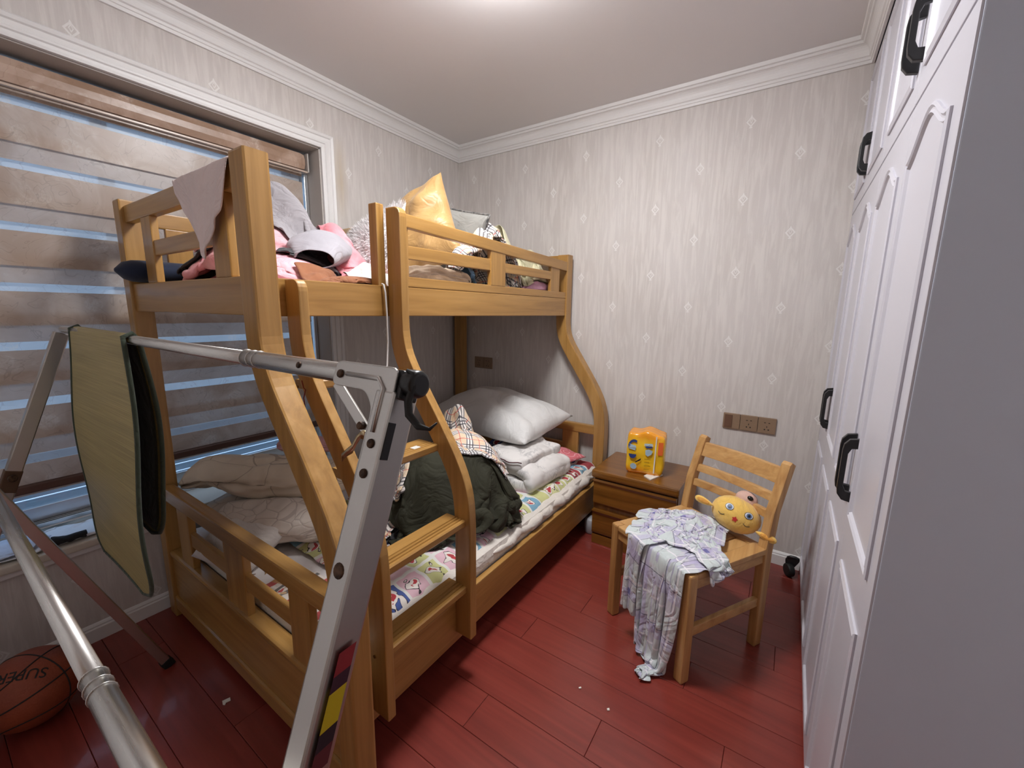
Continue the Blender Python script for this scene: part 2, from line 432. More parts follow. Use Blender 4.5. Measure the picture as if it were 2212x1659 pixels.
def pillow_pts(L, W_, T, n=34, p=2.6, wr=0.006, seed=0, pinch=0.06):
    rs = np.random.RandomState(seed); u = np.linspace(-1, 1, n); U, V = np.meshgrid(u, u, indexing='ij')
    prof = np.clip((1-np.abs(U)**p)*(1-np.abs(V)**p), 0, 1)**0.55
    edge = 1-prof
    x = U*L/2*(1-pinch*(1-np.abs(U)**3*0)*V**2*0-pinch*np.cos(V*pi/2)*np.abs(U)**4); y = V*W_/2*(1-pinch*np.cos(U*pi/2)*np.abs(V)**4)
    wn = np.zeros_like(U)
    for k in range(9):
        a = rs.rand()*2*pi; wn += np.sin((U*cos(a)+V*sin(a))*(5+rs.rand()*9)+rs.rand()*7)
    ang = np.arctan2(V, U); wn += 2.2*np.sin(ang*17+rs.rand()*6)*np.clip(np.hypot(U, V)-.55, 0, 1)
    top = T/2*prof+wn*wr*prof**0.5*0.35; bot = -T/2*prof*0.85+wn*wr*0.2*prof
    return np.stack([x, y, top], -1), np.stack([x, y, bot], -1)
def pillow(name, L, W_, T, mtx, mat, label=None, cat='pillow', parent=None, seed=0, n=34, p=2.6, wr=0.006, field=None, group=None, pinch=0.06, origin=None):
    A, B = pillow_pts(L, W_, T, n, p, wr, seed, pinch)
    V = [tuple(mtx @ Vector(q)) for q in A.reshape(-1, 3)]+[tuple(mtx @ Vector(q)) for q in B.reshape(-1, 3)]
    F = grid_faces(n, n); N = n*n
    Fa = F+[tuple(N+k for k in f[::-1]) for f in F]
    bm = bmesh.new(); vs = [bm.verts.new(v) for v in V]; bm.verts.ensure_lookup_table()
    uvl = bm.loops.layers.uv.new('UVMap')
    for f in Fa:
        fc = bm.faces.new([vs[k] for k in f])
        for lp, k in zip(fc.loops, f):
            k2 = k % N; lp[uvl].uv = ((k2//n)/(n-1)*L, (k2 % n)/(n-1)*W_)
    bmesh.ops.remove_doubles(bm, verts=bm.verts, dist=0.0004)
    zs = [v[2] for v in V]; c = mtx.translation
    o = from_bm(name, bm, mat, parent, True, origin or (c.x, c.y, min(zs)))
    if label: tag(o, label, cat, group)
    if field is not None:
        field.stamp(np.array(V), F)
    return o
def TRS(loc, rot=(0, 0, 0)):
    from mathutils import Euler
    return Matrix.Translation(loc) @ Euler(rot, 'XYZ').to_matrix().to_4x4()
def text_mesh(body, size, depth=0.0005):
    cu = bpy.data.curves.new('lettering', 'FONT'); cu.body = body; cu.size = size; cu.extrude = depth; cu.align_x = 'CENTER'; cu.align_y = 'CENTER'
    o = bpy.data.objects.new('lettering', cu); COL.objects.link(o)
    dg = bpy.context.evaluated_depsgraph_get(); me = bpy.data.meshes.new_from_object(o.evaluated_get(dg))
    bpy.data.objects.remove(o); return me

# ------------------------------------------------------------------ the room
ZC, XR, YF = 2.592, 3.05, -3.10
def struct(o): o['kind'] = 'structure'; return o
def sweep2d(name, path, prof, to3, mat, parent=None, closed=False):
    """path: 2-D polyline; prof: (offset to the left of the path, height) points; to3(a,b,h) -> 3-D; mitred corners"""
    n = len(path); P = [Vector(p) for p in path]; bm = bmesh.new(); rings = []
    for i in range(n):
        d1 = (P[i]-P[i-1]).normalized() if (i > 0 or closed) else None
        d2 = (P[(i+1) % n]-P[i]).normalized() if (i < n-1 or closed) else None
        if d1 is None: d1 = d2
        if d2 is None: d2 = d1
        n1 = Vector((-d1.y, d1.x)); n2 = Vector((-d2.y, d2.x)); m = (n1+n2); m = m/(m.dot(n1))
        rings.append([bm.verts.new(to3(*(P[i]+m*o), h)) for o, h in prof])
    k = len(prof)
    for i in range(n if closed else n-1):
        A, B = rings[i], rings[(i+1) % n]
        for j in range(k): bm.faces.new((A[j], A[(j+1) % k], B[(j+1) % k], B[j]))
    if not closed: bm.faces.new(rings[0]); bm.faces.new(rings[-1][::-1])
    return from_bm(name, bm, mat, parent)

# floor: a base slab and single laminate planks running along x
fl = struct(box('floor', (-0.05, YF-0.05, -0.06), (XR+0.05, 0.05, -0.009), plain('screed', srgb(70, 24, 18), 0.8), bev=0))
PW, PL = 0.1445, 1.21
bmp = bmesh.new(); bm_box(bmp, (0.0006, 0.0006, -0.009), (PL-0.0006, PW-0.0006, 0.0), 0.0012, seg=1)
pm = bpy.data.meshes.new('plank'); bmp.to_mesh(pm); bmp.free(); pm.materials.append(FLOOR)
cut = {}
row = 0; y = YF
y0 = -1.574 - PW*math.ceil((-1.574-YF)/PW)
offs = [0.28, 0.68, 0.05, 0.92, 0.45, 0.15, 0.8]
while y0 < 0:
    x = -offs[row % 7]*PL
    if abs(y0+PW+1.574) < 0.01: x = 1.499-2*PL
    while x < XR:
        o = bpy.data.objects.new('plank', pm); COL.objects.link(o); o.parent = fl
        xa, xb, ya, yb = max(x, 0), min(x+PL, XR), max(y0, YF), min(y0+PW, 0.0)
        o.location = (xa, ya, 0); o.scale = ((xb-xa)/PL, (yb-ya)/PW, 1)
        x += PL
    y0 += PW; row += 1

struct(box('ceiling', (-0.05, YF-0.05, ZC), (XR+0.05, 0.05, ZC+0.06), CEIL, bev=0))
struct(box('wall_back', (-0.3, 0.0, 0), (XR, 0.1, ZC), WP_BACK, bev=0))
struct(box('wall_right', (XR, YF, 0), (XR+0.1, 0.1, ZC), plain('white_wall', srgb(205, 202, 200), 0.7), bev=0))
struct(box('wall_front', (-0.05, YF-0.1, 0), (XR, YF, ZC), plain('plain_wall', srgb(226, 225, 226), 0.8), bev=0))
WY0, WY1, WZ0, WZ1, WD = -2.86, -1.157, 0.447, 2.250, 0.30
bm = bmesh.new()
bm_box(bm, (-WD, YF-0.1, 0), (0, 0.0, WZ0)); bm_box(bm, (-WD, YF-0.1, WZ1), (0, 0.0, ZC))
bm_box(bm, (-WD, WY1, WZ0), (0, 0.0, WZ1)); bm_box(bm, (-WD, YF-0.1, WZ0), (0, WY0, WZ1))
wl = struct(from_bm('wall_left', bm, WP_SIDE))
REVM = plain('reveal_plaster', srgb(190, 183, 176), 0.7)
box('window_reveal', (-WD+0.06, WY1-0.006, WZ0), (-0.0005, WY1+0.001, WZ1), REVM, wl, 0)
box('window_reveal', (-WD+0.06, WY0-0.001, WZ0), (-0.0005, WY0+0.006, WZ1), REVM, wl, 0)
box('window_reveal', (-WD+0.06, WY0, WZ1-0.006), (-0.0005, WY1, WZ1+0.001), REVM, wl, 0)

# crown moulding round the room and along the wardrobe
CABX, CABY = 2.447, -1.671
cz = 2.492; H = ZC-cz
prof = [(0, cz), (0.010, cz), (0.012, cz+0.012), (0.016, cz+0.014), (0.018, cz+0.024), (0.024, cz+0.028)]
for k in range(7):
    a = k/6*pi/2; prof.append((0.024+0.026*(1-cos(a)), cz+0.030+0.042*sin(a)))
prof += [(0.053, cz+0.076), (0.053, cz+0.082), (0.063, cz+0.084), (0.066, ZC+0.001), (0, ZC+0.001)]
prof = [(o, h) for o, h in prof]
struct(sweep2d('trim_1', [(CABX, CABY), (CABX, 0.0), (0.0, 0.0), (0.0, YF)], prof, lambda a, b, h: (a, b, h), WHITE))
# skirting boards
bprof = [(0, 0), (0.014, 0), (0.014, 0.055), (0.010, 0.060), (0.010, 0.066), (0.004, 0.074), (0, 0.076)]
struct(sweep2d('baseboard_back', [(CABX, 0.0), (0.0, 0.0)], bprof, lambda a, b, h: (a, b, h), WHITE))
struct(sweep2d('baseboard_left', [(0.0, -0.014), (0.0, YF)], bprof, lambda a, b, h: (a, b, h), WHITE))
# window casing, mitred at the corners
cprof = [(0.0, 0.0), (0.0, 0.016), (0.010, 0.018), (0.012, 0.012), (0.022, 0.012), (0.026, 0.018), (0.034, 0.018), (0.037, 0.013), (0.056, 0.011), (0.060, 0.018), (0.072, 0.022), (0.078, 0.014), (0.079, 0.0)]
cpath = [(WY0, WZ0), (WY0, WZ1), (WY1, WZ1), (WY1, WZ0)]
struct(sweep2d('trim_2', cpath, cprof, lambda a, b, h: (h, a, b), WHITE))
SILLM = plain('sill_stone', srgb(206, 198, 184), 0.4)
sl = struct(box('trim_3', (-WD+0.05, WY0-0.1, WZ0-0.028), (0.030, WY1+0.1, WZ0+0.004), SILLM, bev=0.006))
box('sill_moulding', (0.0, WY0-0.09, WZ0-0.052), (0.016, WY1+0.09, WZ0-0.028), WHITE, sl, 0.005)
# aluminium sliding window
wn = struct(box('window_1', (-0.275, WY0, WZ0), (-0.20, WY1, WZ0+0.022), ALU, bev=0.002))
for k, xx in enumerate((-0.268, -0.250, -0.232, -0.214)):
    box('window_track', (xx, WY0, WZ0+0.020), (xx+0.006, WY1, WZ0+0.040), ALU, wn, 0.001)
box('window_frame', (-0.275, WY0, WZ1-0.05), (-0.215, WY1, WZ1-0.006), ALU, wn, 0.002)
for yy in (WY0+0.006, WY1-0.051): box('window_frame', (-0.275, yy, WZ0+0.02), (-0.215, yy+0.045, WZ1-0.05), ALU, wn, 0.002)
GL = NT('window_glass'); GL.n.remove(GL.b)
tr = GL.node('ShaderNodeBsdfTransparent'); gl = GL.node('ShaderNodeBsdfGlossy'); gl.inputs['Roughness'].default_value = 0.02; mx = GL.node('ShaderNodeMixShader')
mx.inputs[0].default_value = 0.06; GL.link(tr.outputs[0], mx.inputs[1]); GL.link(gl.outputs[0], mx.inputs[2]); GL.link(mx.outputs[0], GL.out.inputs[0])
ym = (WY0+WY1)/2
for a, b, xx in ((WY0+0.05, ym+0.03, -0.262), (ym-0.03, WY1-0.05, -0.240)):
    for (y1, y2, z1, z2) in ((a, b, WZ0+0.04, WZ0+0.10), (a, b, WZ1-0.11, WZ1-0.05), (a, a+0.05, WZ0+0.10, WZ1-0.11), (b-0.05, b, WZ0+0.10, WZ1-0.11)):
        box('sash_frame', (xx-0.010, y1, z1), (xx+0.010, y2, z2), ALU, wn, 0.002)
    box('window_pane', (xx-0.002, a+0.05, WZ0+0.10), (xx+0.002, b-0.05, WZ1-0.11), GL.m, wn, 0)

# pale slatted balustrade just outside the glass
SLATM = plain('pale_slat_paint', srgb(168, 184, 196), 0.4)
for k in range(11):
    zz = 0.330+k*0.040
    box('outside_slat', (-0.46, WY0-0.35, zz), (-0.44, WY1+0.35, zz+0.033), SLATM, wn, 0.004)

# door behind the photographer
dr = struct(box('door_1', (1.75, YF, 0), (2.55, YF+0.02, 2.05), NSW['z'], bev=0.004))
for z1, z2 in ((0.15, 0.95), (1.1, 1.9)): box('door_panel', (1.87, YF+0.018, z1), (2.43, YF+0.028, z2), NSW['z'], dr, 0.006)
cyl('door_handle', (1.82, YF+0.02, 1.02), (1.82, YF+0.07, 1.02), 0.022, ALU, dr, bev=0.004)

# ------------------------------------------------------------------ zebra roller blind
def blind_mat(name, c_lo, c_hi, transl, alpha):
    t = NT(name); t.n.remove(t.b)
    pos = t.node('ShaderNodeNewGeometry').outputs['Position']
    mp = t.n.new('ShaderNodeMapping'); mp.inputs['Scale'].default_value = (1, 1, 1); t.link(pos, mp.inputs[0])
    big = t.noise(mp.outputs[0], 5.5, 4, 0.6, 0.8)
    vor = t.node('ShaderNodeTexVoronoi'); vor.inputs['Scale'].default_value = 9; t.link(mp.outputs[0], vor.inputs['Vector'])
    lace = t.noise(mp.outputs[0], 46, 3, 0.6, 2.5)
    fl_ = t.math('MULTIPLY', t.math('LESS_THAN', vor.outputs['Distance'], 0.36), t.ramp(lace, [(0.42, 0.0), (0.56, 1.0)]))
    c = t.mix(t.ramp(big, [(0.38, 0.0), (0.62, 1.0)]), c_lo, c_hi)
    c = t.mix(t.math('MULTIPLY', fl_, t.math('MULTIPLY', t.ramp(big, [(0.45, 0.0), (0.6, 1.0)]), 0.75)), c, srgb(226, 214, 202))
    vein = t.math('LESS_THAN', t.math('ABSOLUTE', t.math('SUBTRACT', t.noise(mp.outputs[0], 9, 2, 0.5, 1.5), 0.5)), 0.008)
    c = t.mix(t.math('MULTIPLY', vein, 0.22), c, srgb(128, 100, 80))
    d = t.node('ShaderNodeBsdfDiffuse'); tl = t.node('ShaderNodeBsdfTranslucent'); tp = t.node('ShaderNodeBsdfTransparent')
    gs = t.node('ShaderNodeBsdfGlossy'); gs.inputs['Roughness'].default_value = 0.35
    t.link(c, d.inputs[0]); t.link(c, tl.inputs[0])
    m1 = t.node('ShaderNodeMixShader', i_0=transl); t.link(d.outputs[0], m1.inputs[1]); t.link(tl.outputs[0], m1.inputs[2])
    m3 = t.node('ShaderNodeMixShader', i_0=0.05); t.link(m1.outputs[0], m3.inputs[1]); t.link(gs.outputs[0], m3.inputs[2])
    m2 = t.node('ShaderNodeMixShader', i_0=alpha); t.link(m3.outputs[0], m2.inputs[1]); t.link(tp.outputs[0], m2.inputs[2])
    t.link(m2.outputs[0], t.out.inputs[0]); return t.m
BANDF = blind_mat('blind_band_fabric', srgb(194, 170, 150), srgb(216, 199, 184), 0.4, 0.0)
BANDB = blind_mat('blind_back_fabric', srgb(204, 184, 168), srgb(220, 204, 192), 0.5, 0.05)
SHEER = blind_mat('blind_sheer_net', srgb(196, 200, 204), srgb(206, 208, 212), 0.3, 0.36)
CASS = blind_mat('blind_cassette_fabric', srgb(160, 130, 108), srgb(190, 164, 146), 0.05, 0.0)
DBRN = plain('blind_brown_metal', srgb(92, 66, 56), 0.35)
BY0, BY1, BX = WY0+0.02, WY1-0.035, -0.115
bl = thing('roller_blind', (BX, (BY0+BY1)/2, 0.655), 'tan striped zebra roller blind with lace flowers in the window', 'blind')
box('cassette', (BX-0.055, BY0, 2.130), (BX+0.045, BY1, 2.225), CASS, bl, 0.034)
box('cassette_trim', (BX+0.030, BY0, 2.121), (BX+0.047, BY1, 2.130), plain('blind_gold_edge', srgb(196, 176, 160), 0.3), bl, 0.002)
box('cassette_cap', (BX-0.056, BY1, 2.126), (BX+0.048, BY1+0.008, 2.224), REVM, bl, 0.003)
PER, ZB = 0.2175, 2.093
def strip(name, x, z1, z2, mat):
    me = bpy.data.meshes.new(name); n = 14; V = []; F = []
    for i in range(n+1):
        yy = BY0+0.012+(BY1-BY0-0.024)*i/n
        V += [(x, yy, z1), (x, yy, z2)]
    for i in range(n): F.append((2*i, 2*i+2, 2*i+3, 2*i+1))
    me.from_pydata(V, [], F); return finish(name, me, mat, bl)
box('sheer_net', (BX-0.0305, BY0+0.012, 0.69), (BX-0.030, BY1-0.012, 2.13), SHEER, bl, 0)
for k in range(7):
    zc = ZB-PER*k                              # centre of each see-through stripe
    strip('front_band', BX, zc-0.0155-0.125, zc-0.0155, BANDF)
    strip('back_band', BX-0.012, max(0.69, zc-PER+0.0155), zc-PER+0.0155+0.105, BANDB)
box('front_band', (BX-0.001, BY0+0.012, 2.108), (BX+0.001, BY1-0.012, 2.13), BANDF, bl, 0)
box('bottom_bar', (BX-0.018, BY0+0.008, 0.655), (BX+0.010, BY1-0.008, 0.692), DBRN, bl, 0.008)
for yy in (BY1+0.004,): box('side_channel', (BX-0.03, yy, WZ0), (BX-0.005, yy+0.022, 2.126), ALU, bl, 0.003)

# ------------------------------------------------------------------ ceiling lamp
LX, LY = 1.395, -1.425
lm = thing('ceiling_lamp', (LX, LY, ZC), 'round glowing dome lamp fixed to the ceiling', 'lamp')
bm = bmesh.new(); seg = 40; R0 = 0.20; dep = 0.062
rings = []
for k in range(9):
    a = k/8*pi/2; r = R0*cos(a); z = ZC-0.036-dep*sin(a)
    rings.append([bm.verts.new((LX+r*cos(2*pi*i/seg), LY+r*sin(2*pi*i/seg), z)) for i in range(seg)] if k < 8 else [bm.verts.new((LX, LY, z))])
for k in range(7):
    for i in range(seg): bm.faces.new((rings[k][i], rings[k][(i+1) % seg], rings[k+1][(i+1) % seg], rings[k+1][i]))
for i in range(seg): bm.faces.new((rings[7][i], rings[7][(i+1) % seg], rings[8][0]))
from_bm('lamp_shade', bm, NT('lamp_glow').col((0.9, 0.9, 0.9)).set(emit=(0.97, 0.98, 1.0), estr=LAMP_STRENGTH).m, lm, True)
cyl('lamp_base', (LX, LY, ZC-0.036), (LX, LY, ZC), 0.150, WHITE, lm, seg=40, bev=0.004)

# ------------------------------------------------------------------ wardrobe
wd = thing('wardrobe', ((CABX+XR)/2, CABY/2, 0), 'built-in white wardrobe with arched panel doors and black handles', 'wardrobe')
box('carcass', (CABX+0.022, CABY+0.02, 0.0), (XR-0.002, -0.002, 2.495), LACQ, wd, 0.0)
box('end_panel', (CABX+0.004, CABY, 0.0), (XR-0.002, CABY+0.019, ZC-0.001), PANELGREY, wd, 0.002)
box('top_board', (CABX+0.006, CABY+0.02, 2.470), (XR-0.002, -0.002, ZC-0.001), LACQ, wd, 0.0)
DW = -CABY/4
def ring_mold(name, outline, wdt, parent, x=CABX):
    """raised moulding following a closed (y,z) outline on the door face"""
    pr = [(0.0, 0.0), (0.0, 0.004), (wdt*0.25, 0.0065), (wdt*0.45, 0.003), (wdt*0.6, 0.003), (wdt*0.8, 0.0055), (wdt, 0.0)]
    return sweep2d(name, outline, pr, lambda a, b, h: (x-h, a, b), LACQ, parent, True)
def handle(parent, y, z0, z1):
    x0 = CABX-0.001
    pts = [(x0, z0), (x0-0.020, z0+0.004), (x0-0.030, z0+0.018), (x0-0.032, z0+0.034), (x0-0.032, z1-0.034), (x0-0.030, z1-0.018), (x0-0.020, z1-0.004), (x0, z1),
           (x0, z1-0.026), (x0-0.014, z1-0.028), (x0-0.020, z1-0.042), (x0-0.020, z0+0.042), (x0-0.014, z0+0.028), (x0, z0+0.026)]
    h = prism('handle', pts, 'y', y-0.007, y+0.007, BLACK, parent, 0.002)
for k in range(4):
    ya, yb = -DW*(k+1)+0.0015, -DW*k-0.0015
    d = box('door', (CABX, ya, 0.03), (CABX+0.020, yb, 1.842), LACQ, wd, 0.003)
    pa, pb = ya+0.052, yb-0.052; zt = 1.712; n = 14
    arch = [(pa, 0.875), (pb, 0.875), (pb, zt)]
    for i in range(1, n):
        t = i/n; yy = pb+(pa-pb)*t
        s_ = min(1, max(0, (0.5-abs(t-0.5))/0.5)); arch.append((yy, zt+0.062*(s_*s_*(3-2*s_))))
    arch.append((pa, zt))
    ring_mold('panel_moulding', arch, 0.022, d)
    ring_mold('panel_moulding', [(pa, 0.10), (pb, 0.10), (pb, 0.755), (pa, 0.755)], 0.022, d)
    u = box('upper_door', (CABX, ya, 1.848), (CABX+0.020, yb, 2.468), LACQ, wd, 0.003)
    ring_mold('panel_moulding', [(pa, 1.905), (pb, 1.905), (pb, 2.41), (pa, 2.41)], 0.022, u)
    hy = (yb-0.028) if k in (1, 3) else (ya+0.028)
    handle(d, hy, 0.905, 1.075); handle(u, hy, 1.925, 2.065)

# ------------------------------------------------------------------ bunk bed
FY = -2.07                                     # front of the foot end
bed = thing('bunk_bed', (0.70, -1.03, 0), 'honey oak bunk bed, wide bottom bunk and narrow top bunk with curved posts', 'bed')
def interp(z, tab):
    zs = [t[0] for t in tab]; return float(np.interp(z, zs, [t[1] for t in tab]))
SC_TAB = [(0.0, 1.0), (0.60, 1.0), (0.68, 0.992), (0.75, 0.96), (0.84, 0.84), (0.95, 0.61), (1.10, 0.275), (1.19, 0.085), (1.26, 0.012), (1.32, 0.0), (1.9, 0.0)]
def s_smooth(z):
    return sum(interp(z+dz, SC_TAB) for dz in (-0.04, -0.02, 0, 0.02, 0.04))/5
def s_outline(xu, xl, wd_, z0, z1, n=34, top_r=0.0):
    """outline (x,z) of a curved post: centre xu above, xl below, constant width wd_ across its run"""
    L, R = [], []
    zs = [z0]+[0.55+(1.40-0.55)*k/n for k in range(n+1) if z0 < 0.55+(1.40-0.55)*k/n < z1]+[z1]
    for z in zs:
        c = xu+(xl-xu)*s_smooth(z); e = 0.002
        sl = (s_smooth(z+e)-s_smooth(z-e))*(xl-xu)/(2*e); k = math.sqrt(1+sl*sl)
        nx, nz = 1/k, -sl/k
        if z in (z0, z1): nx, nz = 1, 0
        L.append((c-nx*wd_/2, z-nz*wd_/2)); R.append((c+nx*wd_/2, z+nz*wd_/2))
    poly = L+R[::-1]
    if top_r > 0:
        i = len(L); poly = rounded(poly, top_r, 5, only=(i,))
    return poly
# posts
box('post', (0.045, FY, 0.0), (0.115, FY+0.068, 1.776), OAK['z'], bed, 0.006)
prism('curved_post', s_outline(1.066, 1.388, 0.076, 0.0, 1.772), 'y', FY, FY+0.066, OAK['z'], bed, 0.007)
box('post', (0.035, -0.105, 0.0), (0.103, -0.030, 1.74), OAK['z'], bed, 0.006)
prism('curved_post', s_outline(0.982, 1.290, 0.074, 0.0, 1.745), 'y', -0.105, -0.030, OAK['z'], bed, 0.006)
# upper bunk: side beams, end beams, deck
XU = 1.012
box('side_beam', (XU-0.028, FY+0.06, 1.354), (XU, -0.10, 1.465), OAK['y'], bed, 0.003)
box('side_beam', (0.060, FY+0.06, 1.354), (0.085, -0.10, 1.465), OAK['y'], bed, 0.003)
box('end_beam', (0.112, FY+0.012, 1.357), (1.035, FY+0.040, 1.463), OAK['x'], bed, 0.004)
box('end_beam', (0.100, -0.082, 1.357), (0.950, -0.054, 1.463), OAK['x'], bed, 0.004)
for k in range(9):
    yy = -1.95+k*0.225
    box('bed_slat', (0.085, yy, 1.372), (XU-0.028, yy+0.09, 1.388), OAK['x'], bed, 0.002)
# upper foot-end rails
y1, y2 = FY+0.014, FY+0.044
box('top_rail', (0.112, y1, 1.690), (1.035, y2, 1.752), OAK['x'], bed, 0.005)
box('guard_slat', (0.27, y1+0.002, 1.463), (0.365, y2-0.004, 1.692), OAK['z'], bed, 0.004)
box('guard_slat', (0.845, y1+0.002, 1.463), (0.945, y2-0.004, 1.692), OAK['z'], bed, 0.004)
box('mid_rail', (0.362, y1+0.006, 1.556), (0.848, y2-0.006, 1.608), OAK['x'], bed, 0.004)
# upper head-end and wall-side rails
box('top_rail', (0.10, -0.082, 1.690), (0.95, -0.054, 1.745), OAK['x'], bed, 0.005)
box('mid_rail', (0.10, -0.080, 1.560), (0.95, -0.058, 1.612), OAK['x'], bed, 0.004)
box('top_rail', (0.062, FY+0.06, 1.690), (0.084, -0.10, 1.752), OAK['y'], bed, 0.005)
for yy in (-1.88, -1.30, -0.72, -0.16): box('guard_slat', (0.063, yy-0.045, 1.463), (0.083, yy+0.045, 1.692), OAK['z'], bed, 0.003)
# guard rail of the upper bunk on the room side
gx0, gx1 = XU-0.024, XU
GY = -1.515
prism('top_rail', [(GY, 1.688), (-0.10, 1.640), (-0.10, 1.698), (GY, 1.738)], 'x', gx0, gx1+0.004, OAK['y'], bed, 0.004)
box('guard_base_rail', (gx0, GY, 1.466), (gx1, -0.10, 1.505), OAK['y'], bed, 0.003)
box('guard_slat', (gx0+0.002, GY, 1.503), (gx1-0.002, GY+0.062, 1.690), OAK['z'], bed, 0.003)
box('guard_slat', (gx0+0.001, -0.925, 1.503), (gx1+0.001, -0.800, 1.675), OAK['z'], bed, 0.003)
box('guard_slat', (gx0+0.002, -0.310, 1.503), (gx1-0.002, -0.195, 1.655), OAK['z'], bed, 0.003)
prism('mid_rail', [(GY+0.06, 1.572), (-0.92, 1.574), (-0.92, 1.630), (GY+0.06, 1.622)], 'x', gx0+0.003, gx1-0.003, OAK['y'], bed, 0.003)
box('mid_rail', (gx0+0.003, -0.803, 1.574), (gx1-0.003, -0.305, 1.622), OAK['y'], bed, 0.003)
box('guard_end_post', (gx0-0.02, -1.600, 1.354), (gx1-0.002, -1.566, 1.750), OAK['z'], bed, 0.004)
# lower bunk: side beams, deck
XLo = 1.335
box('side_beam', (XLo-0.026, FY+0.06, 0.128), (XLo, -0.10, 0.300), OAK['y'], bed, 0.004)
box('side_beam', (0.070, FY+0.06, 0.128), (0.095, -0.10, 0.300), OAK['y'], bed, 0.004)
for k in range(9):
    yy = -1.96+k*0.23
    box('bed_slat', (0.095, yy, 0.262), (XLo-0.026, yy+0.09, 0.278), OAK['x'], bed, 0.002)
# lower foot end
fy1, fy2 = FY+0.008, FY+0.052
box('top_rail', (0.113, fy1, 0.562), (1.355, fy2, 0.622), OAK['x'], bed, 0.008)
for x1, x2 in ((0.235, 0.350), (0.665, 0.815), (1.105, 1.215)):
    box('guard_slat', (x1, fy1+0.008, 0.318), (x2, fy2-0.010, 0.564), OAK['z'], bed, 0.004)
box('mid_rail', (0.348, fy1+0.012, 0.418), (0.668, fy2-0.014, 0.478), OAK['x'], bed, 0.004)
box('mid_rail', (0.812, fy1+0.012, 0.418), (1.108, fy2-0.014, 0.478), OAK['x'], bed, 0.004)
box('panel_ledge', (0.112, FY+0.006, 0.296), (1.352, FY+0.062, 0.320), OAK['x'], bed, 0.010)
box('foot_panel', (0.112, FY+0.014, 0.100), (1.352, FY+0.040, 0.298), OAK['x'], bed, 0.003)
box('panel_base', (0.112, FY+0.004, 0.038), (1.352, FY+0.048, 0.102), OAK['x'], bed, 0.008)
# lower head end
box('top_rail', (0.10, -0.090, 0.572), (1.256, -0.052, 0.632), OAK['x'], bed, 0.006)
box('mid_rail', (0.10, -0.084, 0.430), (1.02, -0.058, 0.480), OAK['x'], bed, 0.004)
for x1 in (0.28, 0.65, 1.015): box('guard_slat', (x1, -0.085, 0.26), (x1+0.12, -0.060, 0.575), OAK['z'], bed, 0.004)
box('head_panel', (0.10, -0.088, 0.05), (1.256, -0.060, 0.270), OAK['x'], bed, 0.003)

# ladder screwed to the bunk
lad = bed
def lad_rail(y1, y2, ztop):
    r = prism('ladder_rail', s_outline(XU+0.042, XLo+0.036, 0.072, 0.172, ztop, top_r=0.035), 'y', y1, y2, OAK['z'], lad, 0.004)
    return r
r1 = lad_rail(-1.945, -1.915, 1.462); r2 = lad_rail(-1.565, -1.530, 1.737)
def lad_x(z): return (XU+0.042)+(XLo+0.036-XU-0.042)*s_smooth(z)
for zt, x1, x2 in ((1.158, 0.985, 1.072), (0.903, 1.155, 1.256), (0.645, 1.290, 1.384), (0.385, 1.296, 1.388)):
    bm = bmesh.new()
    # board with three grooves along its length near the front
    pr = [(x1, zt-0.028), (x2-0.004, zt-0.028), (x2, zt-0.022), (x2, zt-0.004), (x2-0.004, zt)]
    for g in range(3):
        xg = x2-0.016-g*0.014; pr += [(xg+0.003, zt), (xg+0.0015, zt-0.004), (xg-0.0015, zt-0.004), (xg-0.003, zt)]
    pr += [(x1+0.004, zt), (x1, zt-0.004)]
    t_ = prism('tread', pr, 'y', -1.918, -1.562, OAK['y'], lad, 0)
    for dx in (0.022, 0.062): cyl('screw', (x1+dx, -1.9475, zt-0.014), (x1+dx, -1.944, zt-0.014), 0.005, SCREW, t_, 10)
STICK = plain('sticker_white', srgb(214, 212, 206), 0.5)
tag(box('price_sticker', (1.210, -1.655, 0.9032), (1.234, -1.625, 0.9040), STICK, None, 0, origin=(1.22, -1.64, 0.9032)), 'tiny white sticker on the second ladder step', 'sticker')

# ------------------------------------------------------------------ bedside cabinet
ns = thing('bedside_cabinet', (1.63, -0.22, 0), 'dark walnut two-drawer bedside cabinet against the back wall', 'cabinet')
nx0, nx1, ny0, ny1, nz = 1.392, 1.868, -0.41, -0.02, 0.470
box('cabinet_top', (nx0-0.008, ny0-0.018, nz-0.045), (nx1+0.008, ny1, nz), NSW['x'], ns, 0.012)
box('cabinet_body', (nx0, ny0+0.02, 0.05), (nx1, ny1, nz-0.044), NSW['z'], ns, 0.003)
box('plinth', (nx0+0.004, ny0+0.006, 0.0), (nx1-0.004, ny1, 0.06), NSW['x'], ns, 0.003)
for z1, z2 in ((0.255, 0.415), (0.065, 0.225)):
    pr = [(ny0+0.022, z1), (ny0+0.002, z1+0.006), (ny0, z1+0.012), (ny0-0.002, z2-0.030), (ny0-0.012, z2-0.012), (ny0-0.010, z2), (ny0+0.004, z2-0.004), (ny0+0.022, z2-0.006)]
    prism('drawer', pr, 'x', nx0+0.004, nx1-0.004, NSW['x'], ns, 0.002)

